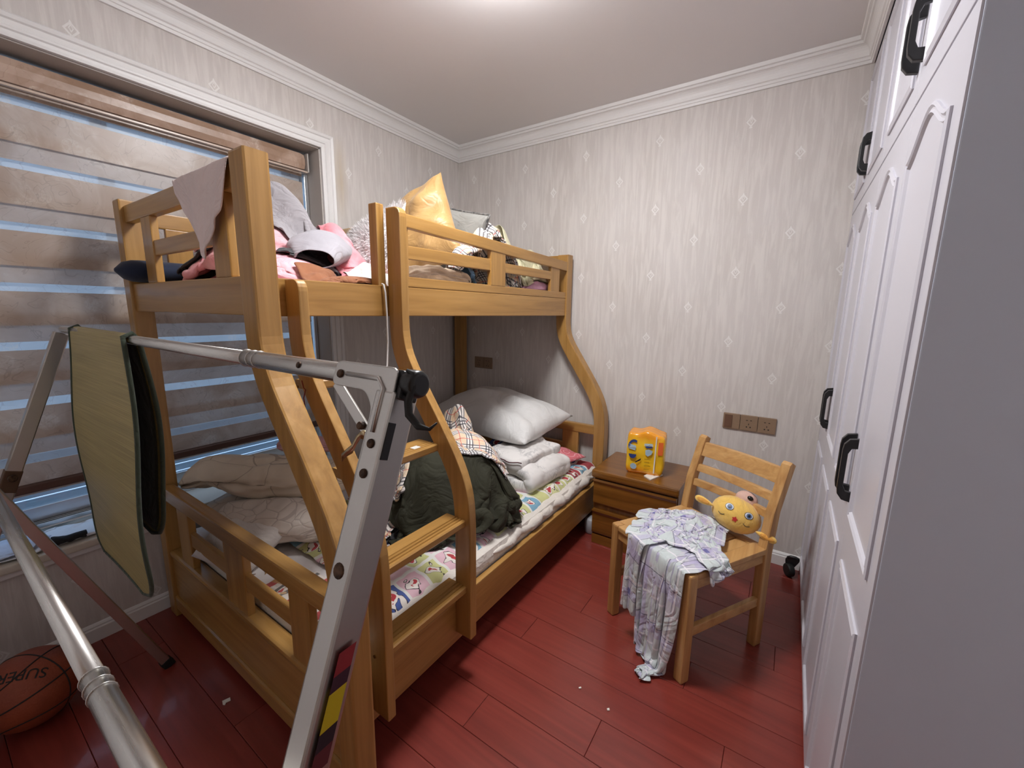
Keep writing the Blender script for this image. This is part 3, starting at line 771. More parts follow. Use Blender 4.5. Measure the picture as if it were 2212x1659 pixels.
# ------------------------------------------------------------------ wooden chair
ch = thing('wooden_chair', (2.0, -0.82, 0), 'light rubberwood slatted chair with three back rungs beside the cabinet', 'chair')
CO = Vector((2.000, -0.822, 0)); ex = Vector((0.865, -0.502, 0)).normalized(); ey = Vector((0.502, 0.865, 0))
CM = Matrix.Identity(4)
for i in range(3): CM[i][0] = ex[i]; CM[i][1] = ey[i]; CM[i][3] = CO[i]
def cbox(name, lo, hi, ax, bev=0.005, parent=ch): return box(name, lo, hi, CHW[ax], parent, bev, mtx=CM)
hw, hd, sz = 0.198, 0.215, 0.450
for s in (-1, 1):
    bm = bmesh.new(); bm_box(bm, (s*hw-0.020, -hd-0.020, 0), (s*hw+0.020, -hd+0.022, sz), 0.008, CM); from_bm('leg', bm, CHW['z'], ch)
def rear_post(s):
    pr = [(hd-0.020, 0), (hd+0.022, 0), (hd+0.020, 0.42), (hd+0.040, 0.60), (hd+0.102, 0.785), (hd+0.076, 0.800), (hd+0.062, 0.790), (hd-0.002, 0.60), (hd-0.026, 0.44)]
    bm = bmesh.new(); A = [bm.verts.new(CM @ Vector((s*hw-0.019, a, b))) for a, b in pr]; B = [bm.verts.new(CM @ Vector((s*hw+0.019, a, b))) for a, b in pr]
    fa = bm.faces.new(A); fb = bm.faces.new(B[::-1]); n = len(pr)
    for k in range(n): bm.faces.new((A[k], B[k], B[(k+1) % n], A[(k+1) % n]))
    bmesh.ops.recalc_face_normals(bm, faces=bm.faces)
    bmesh.ops.bevel(bm, geom=list(set(fa.edges) | set(fb.edges)), offset=0.006, segments=2, profile=0.6, affect='EDGES')
    from_bm('back_post', bm, CHW['z'], ch)
rear_post(-1); rear_post(1)
def back_y(z): return float(np.interp(z, [0.44, 0.60, 0.79], [hd-0.002, hd+0.018, hd+0.080]))
for z1, z2, nm in ((0.705, 0.768, 'top_rung'), (0.632, 0.664, 'back_rung'), (0.562, 0.594, 'back_rung')):
    n = 12; bm = bmesh.new(); ringv = []
    for i in range(n+1):
        u = i/n; xx = -hw+0.012+(2*hw-0.024)*u; bow = 0.018*(1-(2*u-1)**2)
        q = [(back_y(z1)-0.010, z1), (back_y(z1)+0.010, z1), (back_y(z2)+0.010, z2), (back_y(z2)-0.010, z2)]
        ringv.append([bm.verts.new(CM @ Vector((xx, a+bow, b))) for a, b in q])
    for i in range(n):
        for k in range(4): bm.faces.new((ringv[i][k], ringv[i][(k+1) % 4], ringv[i+1][(k+1) % 4], ringv[i+1][k]))
    bm.faces.new(ringv[0]); bm.faces.new(ringv[-1][::-1])
    bmesh.ops.recalc_face_normals(bm, faces=bm.faces)
    lng = [e for e in bm.edges if abs((e.verts[0].co-e.verts[1].co).normalized().dot(ex)) > 0.9]
    bmesh.ops.bevel(bm, geom=lng, offset=0.003, segments=2, profile=0.6, affect='EDGES')
    from_bm(nm, bm, CHW['x'], ch)
for s in (-1, 1):
    cbox('side_apron', (s*hw-0.012, -hd+0.015, 0.385), (s*hw+0.012, hd-0.015, 0.428), 'y', 0.003)
    cbox('seat_rail', (s*(hw-0.012)-0.030, -hd+0.02, 0.424), (s*(hw-0.012)+0.030, hd-0.012, 0.449), 'y', 0.005)
    cbox('stretcher', (s*hw-0.010, -hd+0.015, 0.185), (s*hw+0.010, hd-0.015, 0.225), 'y', 0.004)
cbox('front_apron', (-hw+0.015, -hd-0.012, 0.385), (hw-0.015, -hd+0.012, 0.430), 'x', 0.003)
cbox('back_apron', (-hw+0.015, hd-0.014, 0.385), (hw-0.015, hd+0.012, 0.430), 'x', 0.003)
cbox('seat_front_rail', (-hw+0.018, -hd-0.018, 0.424), (hw-0.018, -hd+0.030, 0.449), 'x', 0.006)
cbox('seat_back_rail', (-hw+0.018, hd-0.040, 0.424), (hw-0.018, hd+0.006, 0.446), 'x', 0.004)
for k in range(5):
    xx = -0.130+k*0.065
    cbox('seat_slat', (xx-0.028, -hd+0.032, 0.426), (xx+0.028, hd-0.042, 0.445), 'y', 0.004)

# ------------------------------------------------------------------ fabrics
def quilt_mat(name, c, line, scale=7.0, wid=0.02, amt=0.55):
    t = NT(name); v = t.coords('UV'); vo = t.node('ShaderNodeTexVoronoi'); vo.feature = 'DISTANCE_TO_EDGE'; vo.inputs['Scale'].default_value = scale
    nz = t.node('ShaderNodeTexNoise', i_Scale=3.0); t.link(v, nz.inputs['Vector']); vm = t.n.new('ShaderNodeVectorMath'); vm.operation = 'MULTIPLY_ADD'; vm.inputs[1].default_value = (0.35, 0.35, 0); t.link(nz.outputs[1], vm.inputs[0]); t.link(v, vm.inputs[2])
    t.link(vm.outputs[0], vo.inputs['Vector']); m = t.math('LESS_THAN', vo.outputs['Distance'], wid)
    t.col(t.mix(t.math('MULTIPLY', m, amt), c, line)).set(rough=0.9, sheen=0.2)
    t.bump(t.ramp(vo.outputs['Distance'], [(0.0, 0.0), (0.12, 1.0)]), 0.25, 0.008); return t.m
WHITE_SHEET = fabric('white_cotton', srgb(226, 220, 214), var=0.05, blotch=3)
WHITE_SATIN = fabric('white_satin', srgb(222, 220, 217), rough=0.55, var=0.03, blotch=3)
TAN_QUILT = quilt_mat('tan_quilt_cloth', srgb(224, 210, 190), srgb(140, 122, 104), 5.0, 0.010)
GREY_QUILT = quilt_mat('cream_quilt_cloth', srgb(226, 215, 204), srgb(150, 130, 122), 14.0, 0.025, 0.4)
OLIVE = fabric('olive_twill', srgb(44, 43, 26), rough=0.85, var=0.2, sheen=0.0, wrinkle=0.8, crease=7)
BLACKC = fabric('black_knit', (0.010, 0.010, 0.011), var=0.2, sheen=0.0)
DGREY = fabric('charcoal_knit', srgb(66, 66, 68), var=0.12)
LGREY = fabric('grey_jersey', srgb(146, 141, 144), var=0.08, wrinkle=0.7)
MGREY = fabric('grey_sweat_cloth', srgb(158, 154, 160), var=0.06)
PINK = fabric('pink_cotton', srgb(232, 160, 172), var=0.15, c2=srgb(236, 190, 196), blotch=5)
PINK2 = fabric('pale_pink_cotton', srgb(218, 166, 172), var=0.1, wrinkle=0.7)
CORAL = fabric('coral_cotton', srgb(214, 104, 114), var=0.1, c2=srgb(228, 170, 176), blotch=6)
SATINP = fabric("pink_satin", srgb(236, 180, 210), rough=0.35, var=0.08)
CREAM = fabric('cream_nylon', srgb(208, 202, 168), rough=0.55, var=0.06)
BEIGE = fabric("beige_chiffon", srgb(224, 202, 176), rough=0.6, var=0.1)
BROWN = fabric('rust_suede', srgb(142, 88, 54), var=0.18)
GOLD = fabric('gold_satin', srgb(188, 150, 96), rough=0.45, var=0.12, c2=srgb(172, 134, 82), blotch=9)
NAVY = fabric('navy_velvet', srgb(22, 34, 60), var=0.2)
BLUEC = fabric('blue_denim_cloth', srgb(112, 146, 176), var=0.15)
JEAN = fabric('black_denim', srgb(52, 54, 56), var=0.25)
TOWEL = fabric('dusty_pink_terry', srgb(236, 216, 211), var=0.06, weave=260, bumps=0.5, wrinkle=0.5)
PAPER = fabric('white_paper', srgb(224, 226, 232), rough=0.6, var=0.03, sheen=0)
PALEB = fabric('pale_blue_cloth', srgb(196, 206, 226), var=0.08)
BKC, RDC, WHC = srgb(48, 44, 52), srgb(216, 84, 74), srgb(240, 236, 234)
def check_mat(name, s=1.0):
    return plaid(name, srgb(228, 204, 174), [
        (0, 0.16*s, 0.00, 0.062*s, WHC, 0.8), (1, 0.16*s, 0.00, 0.062*s, WHC, 0.8),
        (0, 0.16*s, 0.002*s, 0.009*s, BKC, 0.85), (0, 0.16*s, 0.026*s, 0.009*s, BKC, 0.85), (0, 0.16*s, 0.050*s, 0.009*s, BKC, 0.85),
        (1, 0.16*s, 0.002*s, 0.009*s, BKC, 0.85), (1, 0.16*s, 0.026*s, 0.009*s, BKC, 0.85), (1, 0.16*s, 0.050*s, 0.009*s, BKC, 0.85),
        (0, 0.16*s, 0.108*s, 0.005*s, RDC, 0.9), (1, 0.16*s, 0.108*s, 0.005*s, RDC, 0.9)])
CHECK = check_mat('tartan_check', 0.9); CHECK2 = check_mat('tartan_check_fine', 0.6)
PYJ = plaid('lilac_check', srgb(206, 204, 214), [
    (0, 0.13, 0.00, 0.050, srgb(206, 212, 216), 0.9), (1, 0.15, 0.02, 0.060, srgb(204, 214, 214), 0.8),
    (0, 0.13, 0.060, 0.026, srgb(178, 168, 204), 0.6), (1, 0.15, 0.095, 0.030, srgb(184, 174, 208), 0.55),
    (0, 0.13, 0.056, 0.0025, srgb(96, 92, 124), 0.8), (1, 0.15, 0.09, 0.0025, srgb(96, 92, 124), 0.8), (0, 0.13, 0.112, 0.0025, srgb(120, 116, 150), 0.8),
    (1, 0.15, 0.01, 0.006, srgb(238, 236, 240), 0.9), (0, 0.13, 0.120, 0.006, srgb(238, 236, 240), 0.9)])
t = NT('lilac_check_blocks')                   # adds the small indigo squares to the pyjama check
PY = PYJ.node_tree
def pyj_blocks():
    t = NT('pyjama_check'); v = t.coords('UV')
    base = stripe_layers(t, v, srgb(208, 206, 214), [
        (0, 0.13, 0.00, 0.050, srgb(206, 213, 214), 0.9), (1, 0.15, 0.02, 0.060, srgb(204, 214, 212), 0.7),
        (0, 0.13, 0.060, 0.026, srgb(178, 168, 206), 0.6), (1, 0.15, 0.095, 0.030, srgb(184, 174, 210), 0.5),
        (0, 0.13, 0.056, 0.003, srgb(96, 92, 124), 0.8), (1, 0.15, 0.09, 0.003, srgb(96, 92, 124), 0.8), (0, 0.13, 0.112, 0.003, srgb(120, 116, 150), 0.8),
        (1, 0.15, 0.01, 0.006, srgb(238, 236, 240), 0.9), (0, 0.13, 0.120, 0.006, srgb(238, 236, 240), 0.9)])
    x = t.sep(v)
    fu = t.math('FRACT', t.math('DIVIDE', x[0], 0.26)); fv = t.math('FRACT', t.math('DIVIDE', x[1], 0.15))
    blk = t.math('MULTIPLY', t.math('MULTIPLY', t.math('GREATER_THAN', fu, 0.25), t.math('LESS_THAN', fu, 0.335)), t.math('MULTIPLY', t.math('GREATER_THAN', fv, 0.62), t.math('LESS_THAN', fv, 0.76)))
    t.col(t.mix(t.math('MULTIPLY', blk, 0.85), base, srgb(88, 90, 158))).set(rough=0.8, sheen=0.1)
    t.bump(t.math('ABSOLUTE', t.math('SUBTRACT', t.noise(v, 8, 3, 0.5, 1.4), 0.5)), 0.8, 0.03); return t.m
bpy.data.materials.remove(t.m); bpy.data.materials.remove(PYJ)
PYJ = pyj_blocks()
def patch_mat():
    t = NT('patchwork_print'); v = t.coords('UV')
    wob = t.noise(v, 9, 2); vm = t.n.new('ShaderNodeVectorMath'); vm.operation = 'ADD'
    sc = t.n.new('ShaderNodeVectorMath'); sc.operation = 'SCALE'; sc.inputs[3].default_value = 0.03
    nz = t.node('ShaderNodeTexNoise', i_Scale=7.0); t.link(v, nz.inputs['Vector']); t.link(nz.outputs[1], sc.inputs[0]); t.link(v, vm.inputs[0]); t.link(sc.outputs[0], vm.inputs[1])
    dv = t.n.new('ShaderNodeVectorMath'); dv.operation = 'DIVIDE'; dv.inputs[1].default_value = (0.122, 0.10, 1); t.link(vm.outputs[0], dv.inputs[0])
    fl_ = t.n.new('ShaderNodeVectorMath'); fl_.operation = 'FLOOR'; t.link(dv.outputs[0], fl_.inputs[0])
    fr = t.n.new('ShaderNodeVectorMath'); fr.operation = 'FRACTION'; t.link(dv.outputs[0], fr.inputs[0])
    wn_ = t.n.new('ShaderNodeTexWhiteNoise'); t.link(fl_.outputs[0], wn_.inputs['Vector'])
    cell = t.ramp(wn_.outputs[0], [(0.0, srgb(196, 196, 136)), (0.22, srgb(218, 180, 190)), (0.42, srgb(70, 90, 150)), (0.54, srgb(122, 166, 188)), (0.64, srgb(220, 186, 194)), (0.78, srgb(202, 202, 150)), (0.91, srgb(160, 62, 68))], 'CONSTANT')
    x = t.sep(fr.outputs[0]); cx_ = t.math('ABSOLUTE', t.math('SUBTRACT', x[0], 0.5)); cy_ = t.math('ABSOLUTE', t.math('SUBTRACT', x[1], 0.5))
    border = t.math('GREATER_THAN', t.math('MAXIMUM', cx_, cy_), 0.44)
    c = t.mix(border, cell, srgb(222, 220, 214))
    blob = t.noise(v, 26, 1, 0.4, 0.6); off = t.math('MULTIPLY', t.math('SUBTRACT', blob, 0.5), 0.9)
    rr = t.math('ADD', t.math('SQRT', t.math('ADD', t.math('MULTIPLY', cx_, cx_), t.math('MULTIPLY', cy_, cy_))), off)
    use = t.math('GREATER_THAN', t.sep(wn_.outputs[1])[1], 0.3)
    c = t.mix(t.math('MULTIPLY', t.math('LESS_THAN', rr, 0.27), use), c, srgb(44, 38, 40))
    c = t.mix(t.math('MULTIPLY', t.math('LESS_THAN', rr, 0.235), use), c, srgb(226, 218, 210))
    c = t.mix(t.math('MULTIPLY', t.math('LESS_THAN', rr, 0.08), use), c, srgb(176, 56, 62))
    t.col(c).set(rough=0.85, sheen=0.1); return t.m
PATCH = patch_mat()
def swirl_mat():
    t = NT('pink_swirl_print'); v = t.coords('UV'); vo = t.node('ShaderNodeTexVoronoi'); vo.inputs['Scale'].default_value = 13; t.link(v, vo.inputs['Vector'])
    f = t.math('FRACT', t.math('MULTIPLY', vo.outputs['Distance'], 4.0)); m = t.math('MULTIPLY', t.math('LESS_THAN', f, 0.26), 0.7)
    t.col(t.mix(m, srgb(212, 112, 120), srgb(238, 186, 188))).set(rough=0.8); return t.m
SWIRL = swirl_mat()
def floral_mat():
    t = NT('white_floral_quilt'); v = t.coords('UV'); n = t.noise(v, 34, 3, 0.6, 1.5); n2 = t.noise(v, 6, 1)
    m = t.math('MULTIPLY', t.ramp(n, [(0.52, 0.0), (0.58, 1.0)]), t.ramp(n2, [(0.45, 0.0), (0.55, 0.6)]))
    t.col(t.mix(m, srgb(228, 224, 220), srgb(172, 170, 170))).set(rough=0.8); t.bump(t.noise(v, 20, 2), 0.3, 0.006); return t.m
FLORAL = floral_mat()
def puppy_mat():
    """white sheet with a few tan cut-out shapes printed on it"""
    t = NT('printed_white_sheet'); v = t.coords('UV'); n = t.noise(v, 11, 2, 0.5, 0.4); n2 = t.noise(v, 3.2, 0)
    m = t.math('MULTIPLY', t.math('GREATER_THAN', n, 0.53), t.math('GREATER_THAN', n2, 0.52))
    e = t.math('MULTIPLY', t.math('LESS_THAN', t.math('ABSOLUTE', t.math('SUBTRACT', n, 0.53)), 0.012), t.math('GREATER_THAN', n2, 0.52))
    c = t.mix(m, srgb(228, 222, 220), srgb(186, 150, 92)); c = t.mix(t.math('MULTIPLY', e, 0.8), c, srgb(110, 76, 40))
    t.col(c).set(rough=0.85); return t.m
PUPPY = puppy_mat()

# ------------------------------------------------------------------ mattresses and sheets
MATT = fabric('mattress_ticking', srgb(222, 214, 204), var=0.06, coords='Object', blotch=20)
lo_m = box('lower_mattress', (0.100, -2.004, 0.279), (1.306, -0.110, 0.375), MATT, None, 0.035, origin=(0.7, -1.05, 0.279))
tag(lo_m, 'thin white mattress on the bottom bunk', 'mattress')
up_m = box('upper_mattress', (0.092, -2.000, 1.389), (0.982, -0.110, 1.448), MATT, None, 0.02, origin=(0.5, -1.05, 1.389))
tag(up_m, 'thin mattress on the top bunk under the clothes', 'mattress')
LF = Field(0.10, 1.318, -2.006, -0.095, 0.376)
LF.h[:] = 0.376
UF = Field(0.094, 0.984, -2.004, -0.092, 1.449)
def sheet(name, field, x0, x1, y0, y1, mat, label, seed, amp=0.010, over=0.0, n=54):
    rs = np.random.RandomState(seed); nx = n; ny = int(n*(y1-y0)/(x1-x0))
    X, Y = np.meshgrid(np.linspace(x0, x1, nx), np.linspace(y0, y1, ny), indexing='ij')
    z = np.zeros_like(X)
    for k in range(14):
        a = rs.rand()*2*pi; f = 8+rs.rand()*30; s_ = np.sin((X*cos(a)+Y*sin(a))*f+rs.rand()*7); z += (1-np.abs(s_))**3*amp*rs.rand()*0.6
    Z = field.get(X, Y)+0.003+z
    if over > 0:
        d = np.clip(X-(x1-over), 0, None); Z -= d*d/over*0.9+d*0.15
    G = np.stack([X, Y, Z], -1)
    o = grid_obj(name, G, x1-x0, y1-y0, mat, None, None, 0.003, 1); tag(o, label, 'sheet')
    field.stamp(G.reshape(-1, 3)+np.array([0, 0, 0.003]), grid_faces(nx, ny)); return o
sheet('bed_sheet', LF, 0.12, 1.02, -1.995, -1.30, PUPPY, 'white sheet with tan cut-out print at the foot of the bottom bunk', 3, 0.010)
sheet('bed_sheet', LF, 0.45, 1.288, -1.80, -0.115, PATCH, 'colourful patchwork print sheet on the bottom bunk', 5, 0.016, over=0.05, n=60)
# padded mattress cover squeezed out along the room side
n = 60; bm = bmesh.new(); pts = []; rr = []
for i in range(n):
    t_ = i/(n-1); yy = -1.30+1.14*t_
    pts.append((1.296+0.006*sin(t_*23)+0.004*sin(t_*61), yy, 0.338+0.006*sin(t_*37+1))); rr.append(0.026*min(1, 8*t_, 8*(1-t_))*(0.85+0.2*sin(t_*47)+0.1*sin(t_*113))+0.003)
tube_mesh(bm, pts, rr, 12)
tag(from_bm('mattress_cover', bm, MATT, None, True, (1.296, -0.75, 0.312)), 'crumpled white padded cover squeezed out along the bottom bunk side beam', 'mattress cover')

# ------------------------------------------------------------------ bottom bunk bedding
def roll(name, path, radii, mat, label, cat, seed, flat_=0.75, n1=60, n2=48, amp=0.016, field=None, zmin=None, folds=5, uv=1.0):
    """a thick bundle of padded cloth: a fat closed tube along a curve, with creases running along and across it"""
    rs = np.random.RandomState(seed); P = np.array(path, float); d = np.r_[0, np.cumsum(np.linalg.norm(np.diff(P, axis=0), axis=1))]
    S = np.linspace(0, d[-1], n1); C_ = np.stack([np.interp(S, d, P[:, k]) for k in range(3)], -1)
    for _ in range(6): C_[1:-1] = (C_[:-2]+2*C_[1:-1]+C_[2:])/4
    Rr = np.interp(S, d, radii); T = np.gradient(C_, axis=0); T /= np.linalg.norm(T, axis=1, keepdims=True)
    G = np.zeros((n1, n2, 3)); cr = [(rs.rand()*2*pi, 0.6+rs.rand()*1.2, rs.randn()*0.9) for _ in range(folds)]
    for i in range(n1):
        t_ = i/(n1-1); e = min(1, math.sqrt(max(0, 1-(1-min(1, t_*7))**2)))*min(1, math.sqrt(max(0, 1-(1-min(1, (1-t_)*7))**2)))
        sx = np.cross(T[i], (0, 0, 1)); sx /= np.linalg.norm(sx); up = np.cross(sx, T[i])
        for j in range(n2):
            a = 2*pi*j/(n2-1); q = Vector((S[i]*5+seed, cos(a)*1.1, sin(a)*1.1))
            r = Rr[i]*e*(1+0.20*mnoise.noise(q)+0.08*mnoise.noise(q*2.7))
            for a0, wd_, tw in cr:                           # long creases that wander round the bundle
                da = (a-a0-tw*t_*2+pi) % (2*pi)-pi; r -= amp*e*math.exp(-(da/0.13)**2)*(0.5+0.5*sin(t_*9+a0*3))
            r -= amp*0.5*e*abs(mnoise.noise(Vector((S[i]*16, a*0.8, seed*1.7))))
            p_ = C_[i]+sx*(cos(a)*r)+up*(sin(a)*r*flat_)
            if zmin is not None: p_[2] = max(p_[2], zmin+0.002*sin(j))
            G[i, j] = p_
    o = grid_obj(name, G, d[-1]*uv, 2*pi*max(radii)*uv, mat, None, None, 0, 1); tag(o, label, cat)
    if field is not None: field.stamp(G.reshape(-1, 3), grid_faces(n1, n2))
    return o
roll('quilt', [(0.26, -1.90, 0.455), (0.42, -1.86, 0.475), (0.58, -1.78, 0.490), (0.74, -1.68, 0.475)], [0.09, 0.12, 0.125, 0.10], GREY_QUILT, 'cream stitched quilt rolled below the tan quilt', 'quilt', 11, 0.72, field=LF, zmin=0.392)
roll('quilt', [(0.085, -1.985, 0.590), (0.19, -1.90, 0.655), (0.33, -1.80, 0.640), (0.50, -1.66, 0.625), (0.66, -1.50, 0.60)], [0.055, 0.095, 0.125, 0.12, 0.10], TAN_QUILT, 'bulky tan quilt heaped at the foot of the bottom bunk', 'quilt', 12, 0.74, n1=70, field=LF, zmin=0.40, folds=7, amp=0.022)
roll('quilt', [(0.18, -1.96, 0.445), (0.22, -1.82, 0.47), (0.26, -1.60, 0.48), (0.30, -1.45, 0.46)], [0.07, 0.11, 0.12, 0.10], GREY_QUILT, 'cream padded bedding by the window side of the bottom bunk', 'bedding', 15, 0.7, field=LF, zmin=0.392)
roll('blanket', [(0.30, -1.66, 0.735), (0.42, -1.58, 0.745), (0.54, -1.47, 0.735)], [0.05, 0.06, 0.05], PINK2, 'pale pink blanket bundle on top of the tan quilt', 'blanket', 13, 0.62, n1=36, n2=30, field=LF)
# folded white quilt: a sheet folded three times, seen from its end
def folded_quilt():
    t_ = 0.064; w_ = 0.36; x0, y0, z0 = 0.82, -0.78, 0.402; nU, nV = 64, 16; path = []
    segs = [((0, 0.03), (w_-0.03, 0.03)), ((w_, 0.03+t_), (0.02, 0.04+t_)), ((0.02, 0.035+1.9*t_), (w_-0.06, 0.02+1.9*t_))]
    for k, (a, b) in enumerate(segs):
        for i in range(9): s = i/8; path.append((a[0]+(b[0]-a[0])*s, a[1]+(b[1]-a[1])*s))
        if k < 2:
            nx_ = segs[k+1][0]; sg = 1 if b[0] > a[0] else -1
            for i in range(1, 6):
                an = -pi/2+pi*i/6; path.append((b[0]+sg*cos(an)*t_*0.5, (b[1]+nx_[1])/2+sin(an)*t_*0.5))
    L = [0]
    for i in range(1, len(path)): L.append(L[-1]+math.dist(path[i], path[i-1]))
    G = np.zeros((nU, nV, 3)); rs = np.random.RandomState(4)
    for i in range(nU):
        s = L[-1]*i/(nU-1); px_ = np.interp(s, L, [p[0] for p in path]); pz_ = np.interp(s, L, [p[1] for p in path])
        for j in range(nV):
            v = j/(nV-1); nz_ = mnoise.noise(Vector((s*6, v*3, 1.3)))*0.024+mnoise.noise(Vector((s*14, v*8, 5)))*0.012
            sag = -0.03*(px_/w_-0.5)**2*4*(pz_/0.16)
            G[i, j] = (x0+px_+0.10*v*0.3+nz_, y0+0.42*v-0.02*sin(px_*9)+nz_, z0+pz_+nz_*1.2+sag)
    o = grid_obj('folded_quilt', G, L[-1], 0.42, FLORAL, None, None, 0.070, 1)
    o.modifiers['thick'].offset = 0.0
    tag(o, 'white floral quilt folded in thick layers under the white pillow', 'quilt')
    LF.stamp(G.reshape(-1, 3)+np.array([0, 0, 0.022]), grid_faces(nU, nV))
    t2 = tube('piping', [tuple(G[i, 0]+np.array([0.0, -0.004, 0.022])) for i in range(44, nU)], 0.003, plain('maroon_piping', srgb(74, 22, 28), 0.7), o, 6)
folded_quilt()
pillow('swirl_pillow', 0.46, 0.40, 0.085, TRS((0.955, -0.275, 0.432), (0.03, 0.0, -0.35)), SWIRL, 'flat pink pillow with swirl print under the white pillow', seed=3)
pillow('white_pillow', 0.88, 0.52, 0.30, TRS((0.655, -0.36, 0.680), (0.14, 0.05, -0.10)), WHITE_SATIN, 'large plump white pillow propped at the head of the bottom bunk', seed=5, wr=0.010, p=2.3, n=44)
LF2 = Field(0.10, 1.318, -2.006, -0.60, 0.38); LF2.h[:] = LF.h[:LF2.nx, :LF2.ny]
heap('dark_trousers', LF2, (0.86, -1.40), (0.62, 0.42), 'charcoal knit trousers below the olive jacket', 'trousers', DGREY, rot=0.9, squash=(0.7, 0.62), mound=(0.86, -1.40, 0.18, 0.12, 0.05), seed=21, thick=0.006)
heap('checked_shirt', LF2, (0.80, -1.52), (0.40, 0.36), 'tartan check shirt lying on the sheet by the charcoal trousers', 'shirt', CHECK, rot=0.2, squash=(0.62, 0.62), mound=(0.80, -1.52, 0.11, 0.10, 0.07), seed=22, n=26)
heap('olive_jacket', LF2, (0.99, -1.20), (1.15, 1.10), 'large olive green jacket heaped on the bottom bunk', 'jacket', OLIVE, rot=1.0, squash=(0.52, 0.54), mound=(1.00, -1.20, 0.27, 0.22, 0.33, 1.2, 3.0), seed=24, thick=0.006, amp=0.06, n=42)
heap('black_sweater', LF2, (0.74, -1.00), (0.56, 0.44), 'black sweater thrown behind the olive jacket', 'sweater', BLACKC, rot=0.4, squash=(0.6, 0.6), mound=(0.78, -1.02, 0.16, 0.14, 0.26), seed=25, n=30)
heap('ruffled_blouse', LF2, (0.98, -1.06), (0.62, 0.46), 'tartan check ruffled blouse draped over the olive jacket', 'blouse', CHECK2, rot=2.6, squash=(0.60, 0.56), mound=(0.98, -1.05, 0.18, 0.15, 0.05), seed=33, n=46, amp=0.04, lift=0.05, freq=4.0)
heap('checked_scarf', LF2, (0.88, -1.36), (0.50, 0.16), 'tartan check scarf trailing down the side of the olive jacket', 'scarf', CHECK2, rot=-1.2, squash=(0.85, 0.62), seed=29, n=36, amp=0.03, lift=0.06)
# things pushed against the lower foot rail
pillow('small_pillow', 0.34, 0.26, 0.13, TRS((0.52, -1.930, 0.450), (0.5, 0, 0.1)), WHITE_SHEET, 'small white pillow pressed against the foot rail of the bottom bunk', seed=8, n=22)
heap('red_scarf', LF, (0.94, -1.955), (0.40, 0.22), 'red and tan check scarf bunched at the foot rail', 'scarf', plaid('red_tan_check', srgb(224, 214, 204), [(0, 0.12, 0.0, 0.035, srgb(180, 40, 42), 0.9), (1, 0.1, 0.02, 0.03, srgb(190, 150, 96), 0.8), (0, 0.12, 0.06, 0.02, srgb(40, 36, 40), 0.8)]), rot=0.1, squash=(0.55, 0.5), seed=31, n=26, amp=0.05)

# ------------------------------------------------------------------ top bunk clothes
heap('pink_pyjamas', UF, (0.62, -1.75), (0.74, 0.56), 'bright pink pyjamas at the edge of the top bunk', 'pyjamas', PINK, rot=0.3, squash=(0.62, 0.6), mound=(0.56, -1.74, 0.28, 0.18, 0.12), seed=41, amp=0.06, n=50, freq=4.5)
heap('pink_blanket', UF, (0.50, -1.90), (0.50, 0.26), 'rose pink blanket by the top foot rail', 'blanket', CORAL, rot=0.1, squash=(0.6, 0.6), mound=(0.5, -1.9, 0.2, 0.08, 0.07), seed=42, n=26, thick=0.012)
heap('black_jeans', UF, (0.42, -1.86), (0.40, 0.30), 'folded black jeans behind the top foot rail', 'jeans', JEAN, rot=0.2, squash=(0.65, 0.6), seed=43, n=24, thick=0.008)
heap('brown_blanket', UF, (0.90, -1.66), (0.30, 0.22), 'rust brown suede blanket along the top bunk edge', 'blanket', BROWN, rot=1.5, squash=(0.90, 0.66), mound=(0.92, -1.63, 0.06, 0.14, 0.03), seed=51, n=30, thick=0.008, amp=0.012, lift=0.03)
heap('pink_shirt', UF, (0.44, -1.72), (0.56, 0.46), 'pale pink shirt beside the grey jacket', 'shirt', PINK2, rot=0.8, squash=(0.6, 0.6), mound=(0.42, -1.70, 0.18, 0.14, 0.12), seed=45, n=44, amp=0.05, freq=4.0)
heap('grey_jacket', UF, (0.40, -1.52), (1.20, 0.95), 'light grey jacket piled highest on the top bunk', 'jacket', LGREY, rot=0.55, squash=(0.46, 0.44), mound=(0.36, -1.54, 0.27, 0.18, 0.29, 0.5), seed=44, n=56, amp=0.07, freq=4.0)
heap('dark_vest', UF, (0.66, -1.66), (0.30, 0.24), 'slate grey vest under the sweatshirt sleeve', 'vest', DGREY, rot=0.2, squash=(0.6, 0.6), seed=46, n=22)
heap('coral_dress', UF, (0.62, -1.41), (0.70, 0.46), 'coral and white dress lying against the fluffy cushion', 'dress', CORAL, rot=-0.4, squash=(0.62, 0.6), mound=(0.60, -1.42, 0.20, 0.10, 0.09, -0.4), seed=47, n=44, amp=0.05, freq=4.0)
heap('white_vest', UF, (0.80, -1.42), (0.34, 0.28), 'crumpled white vest beside the sweatshirt sleeve', 'vest', WHITE_SHEET, rot=0.4, squash=(0.6, 0.6), mound=(0.8, -1.42, 0.1, 0.08, 0.05), seed=48, n=24, amp=0.04)
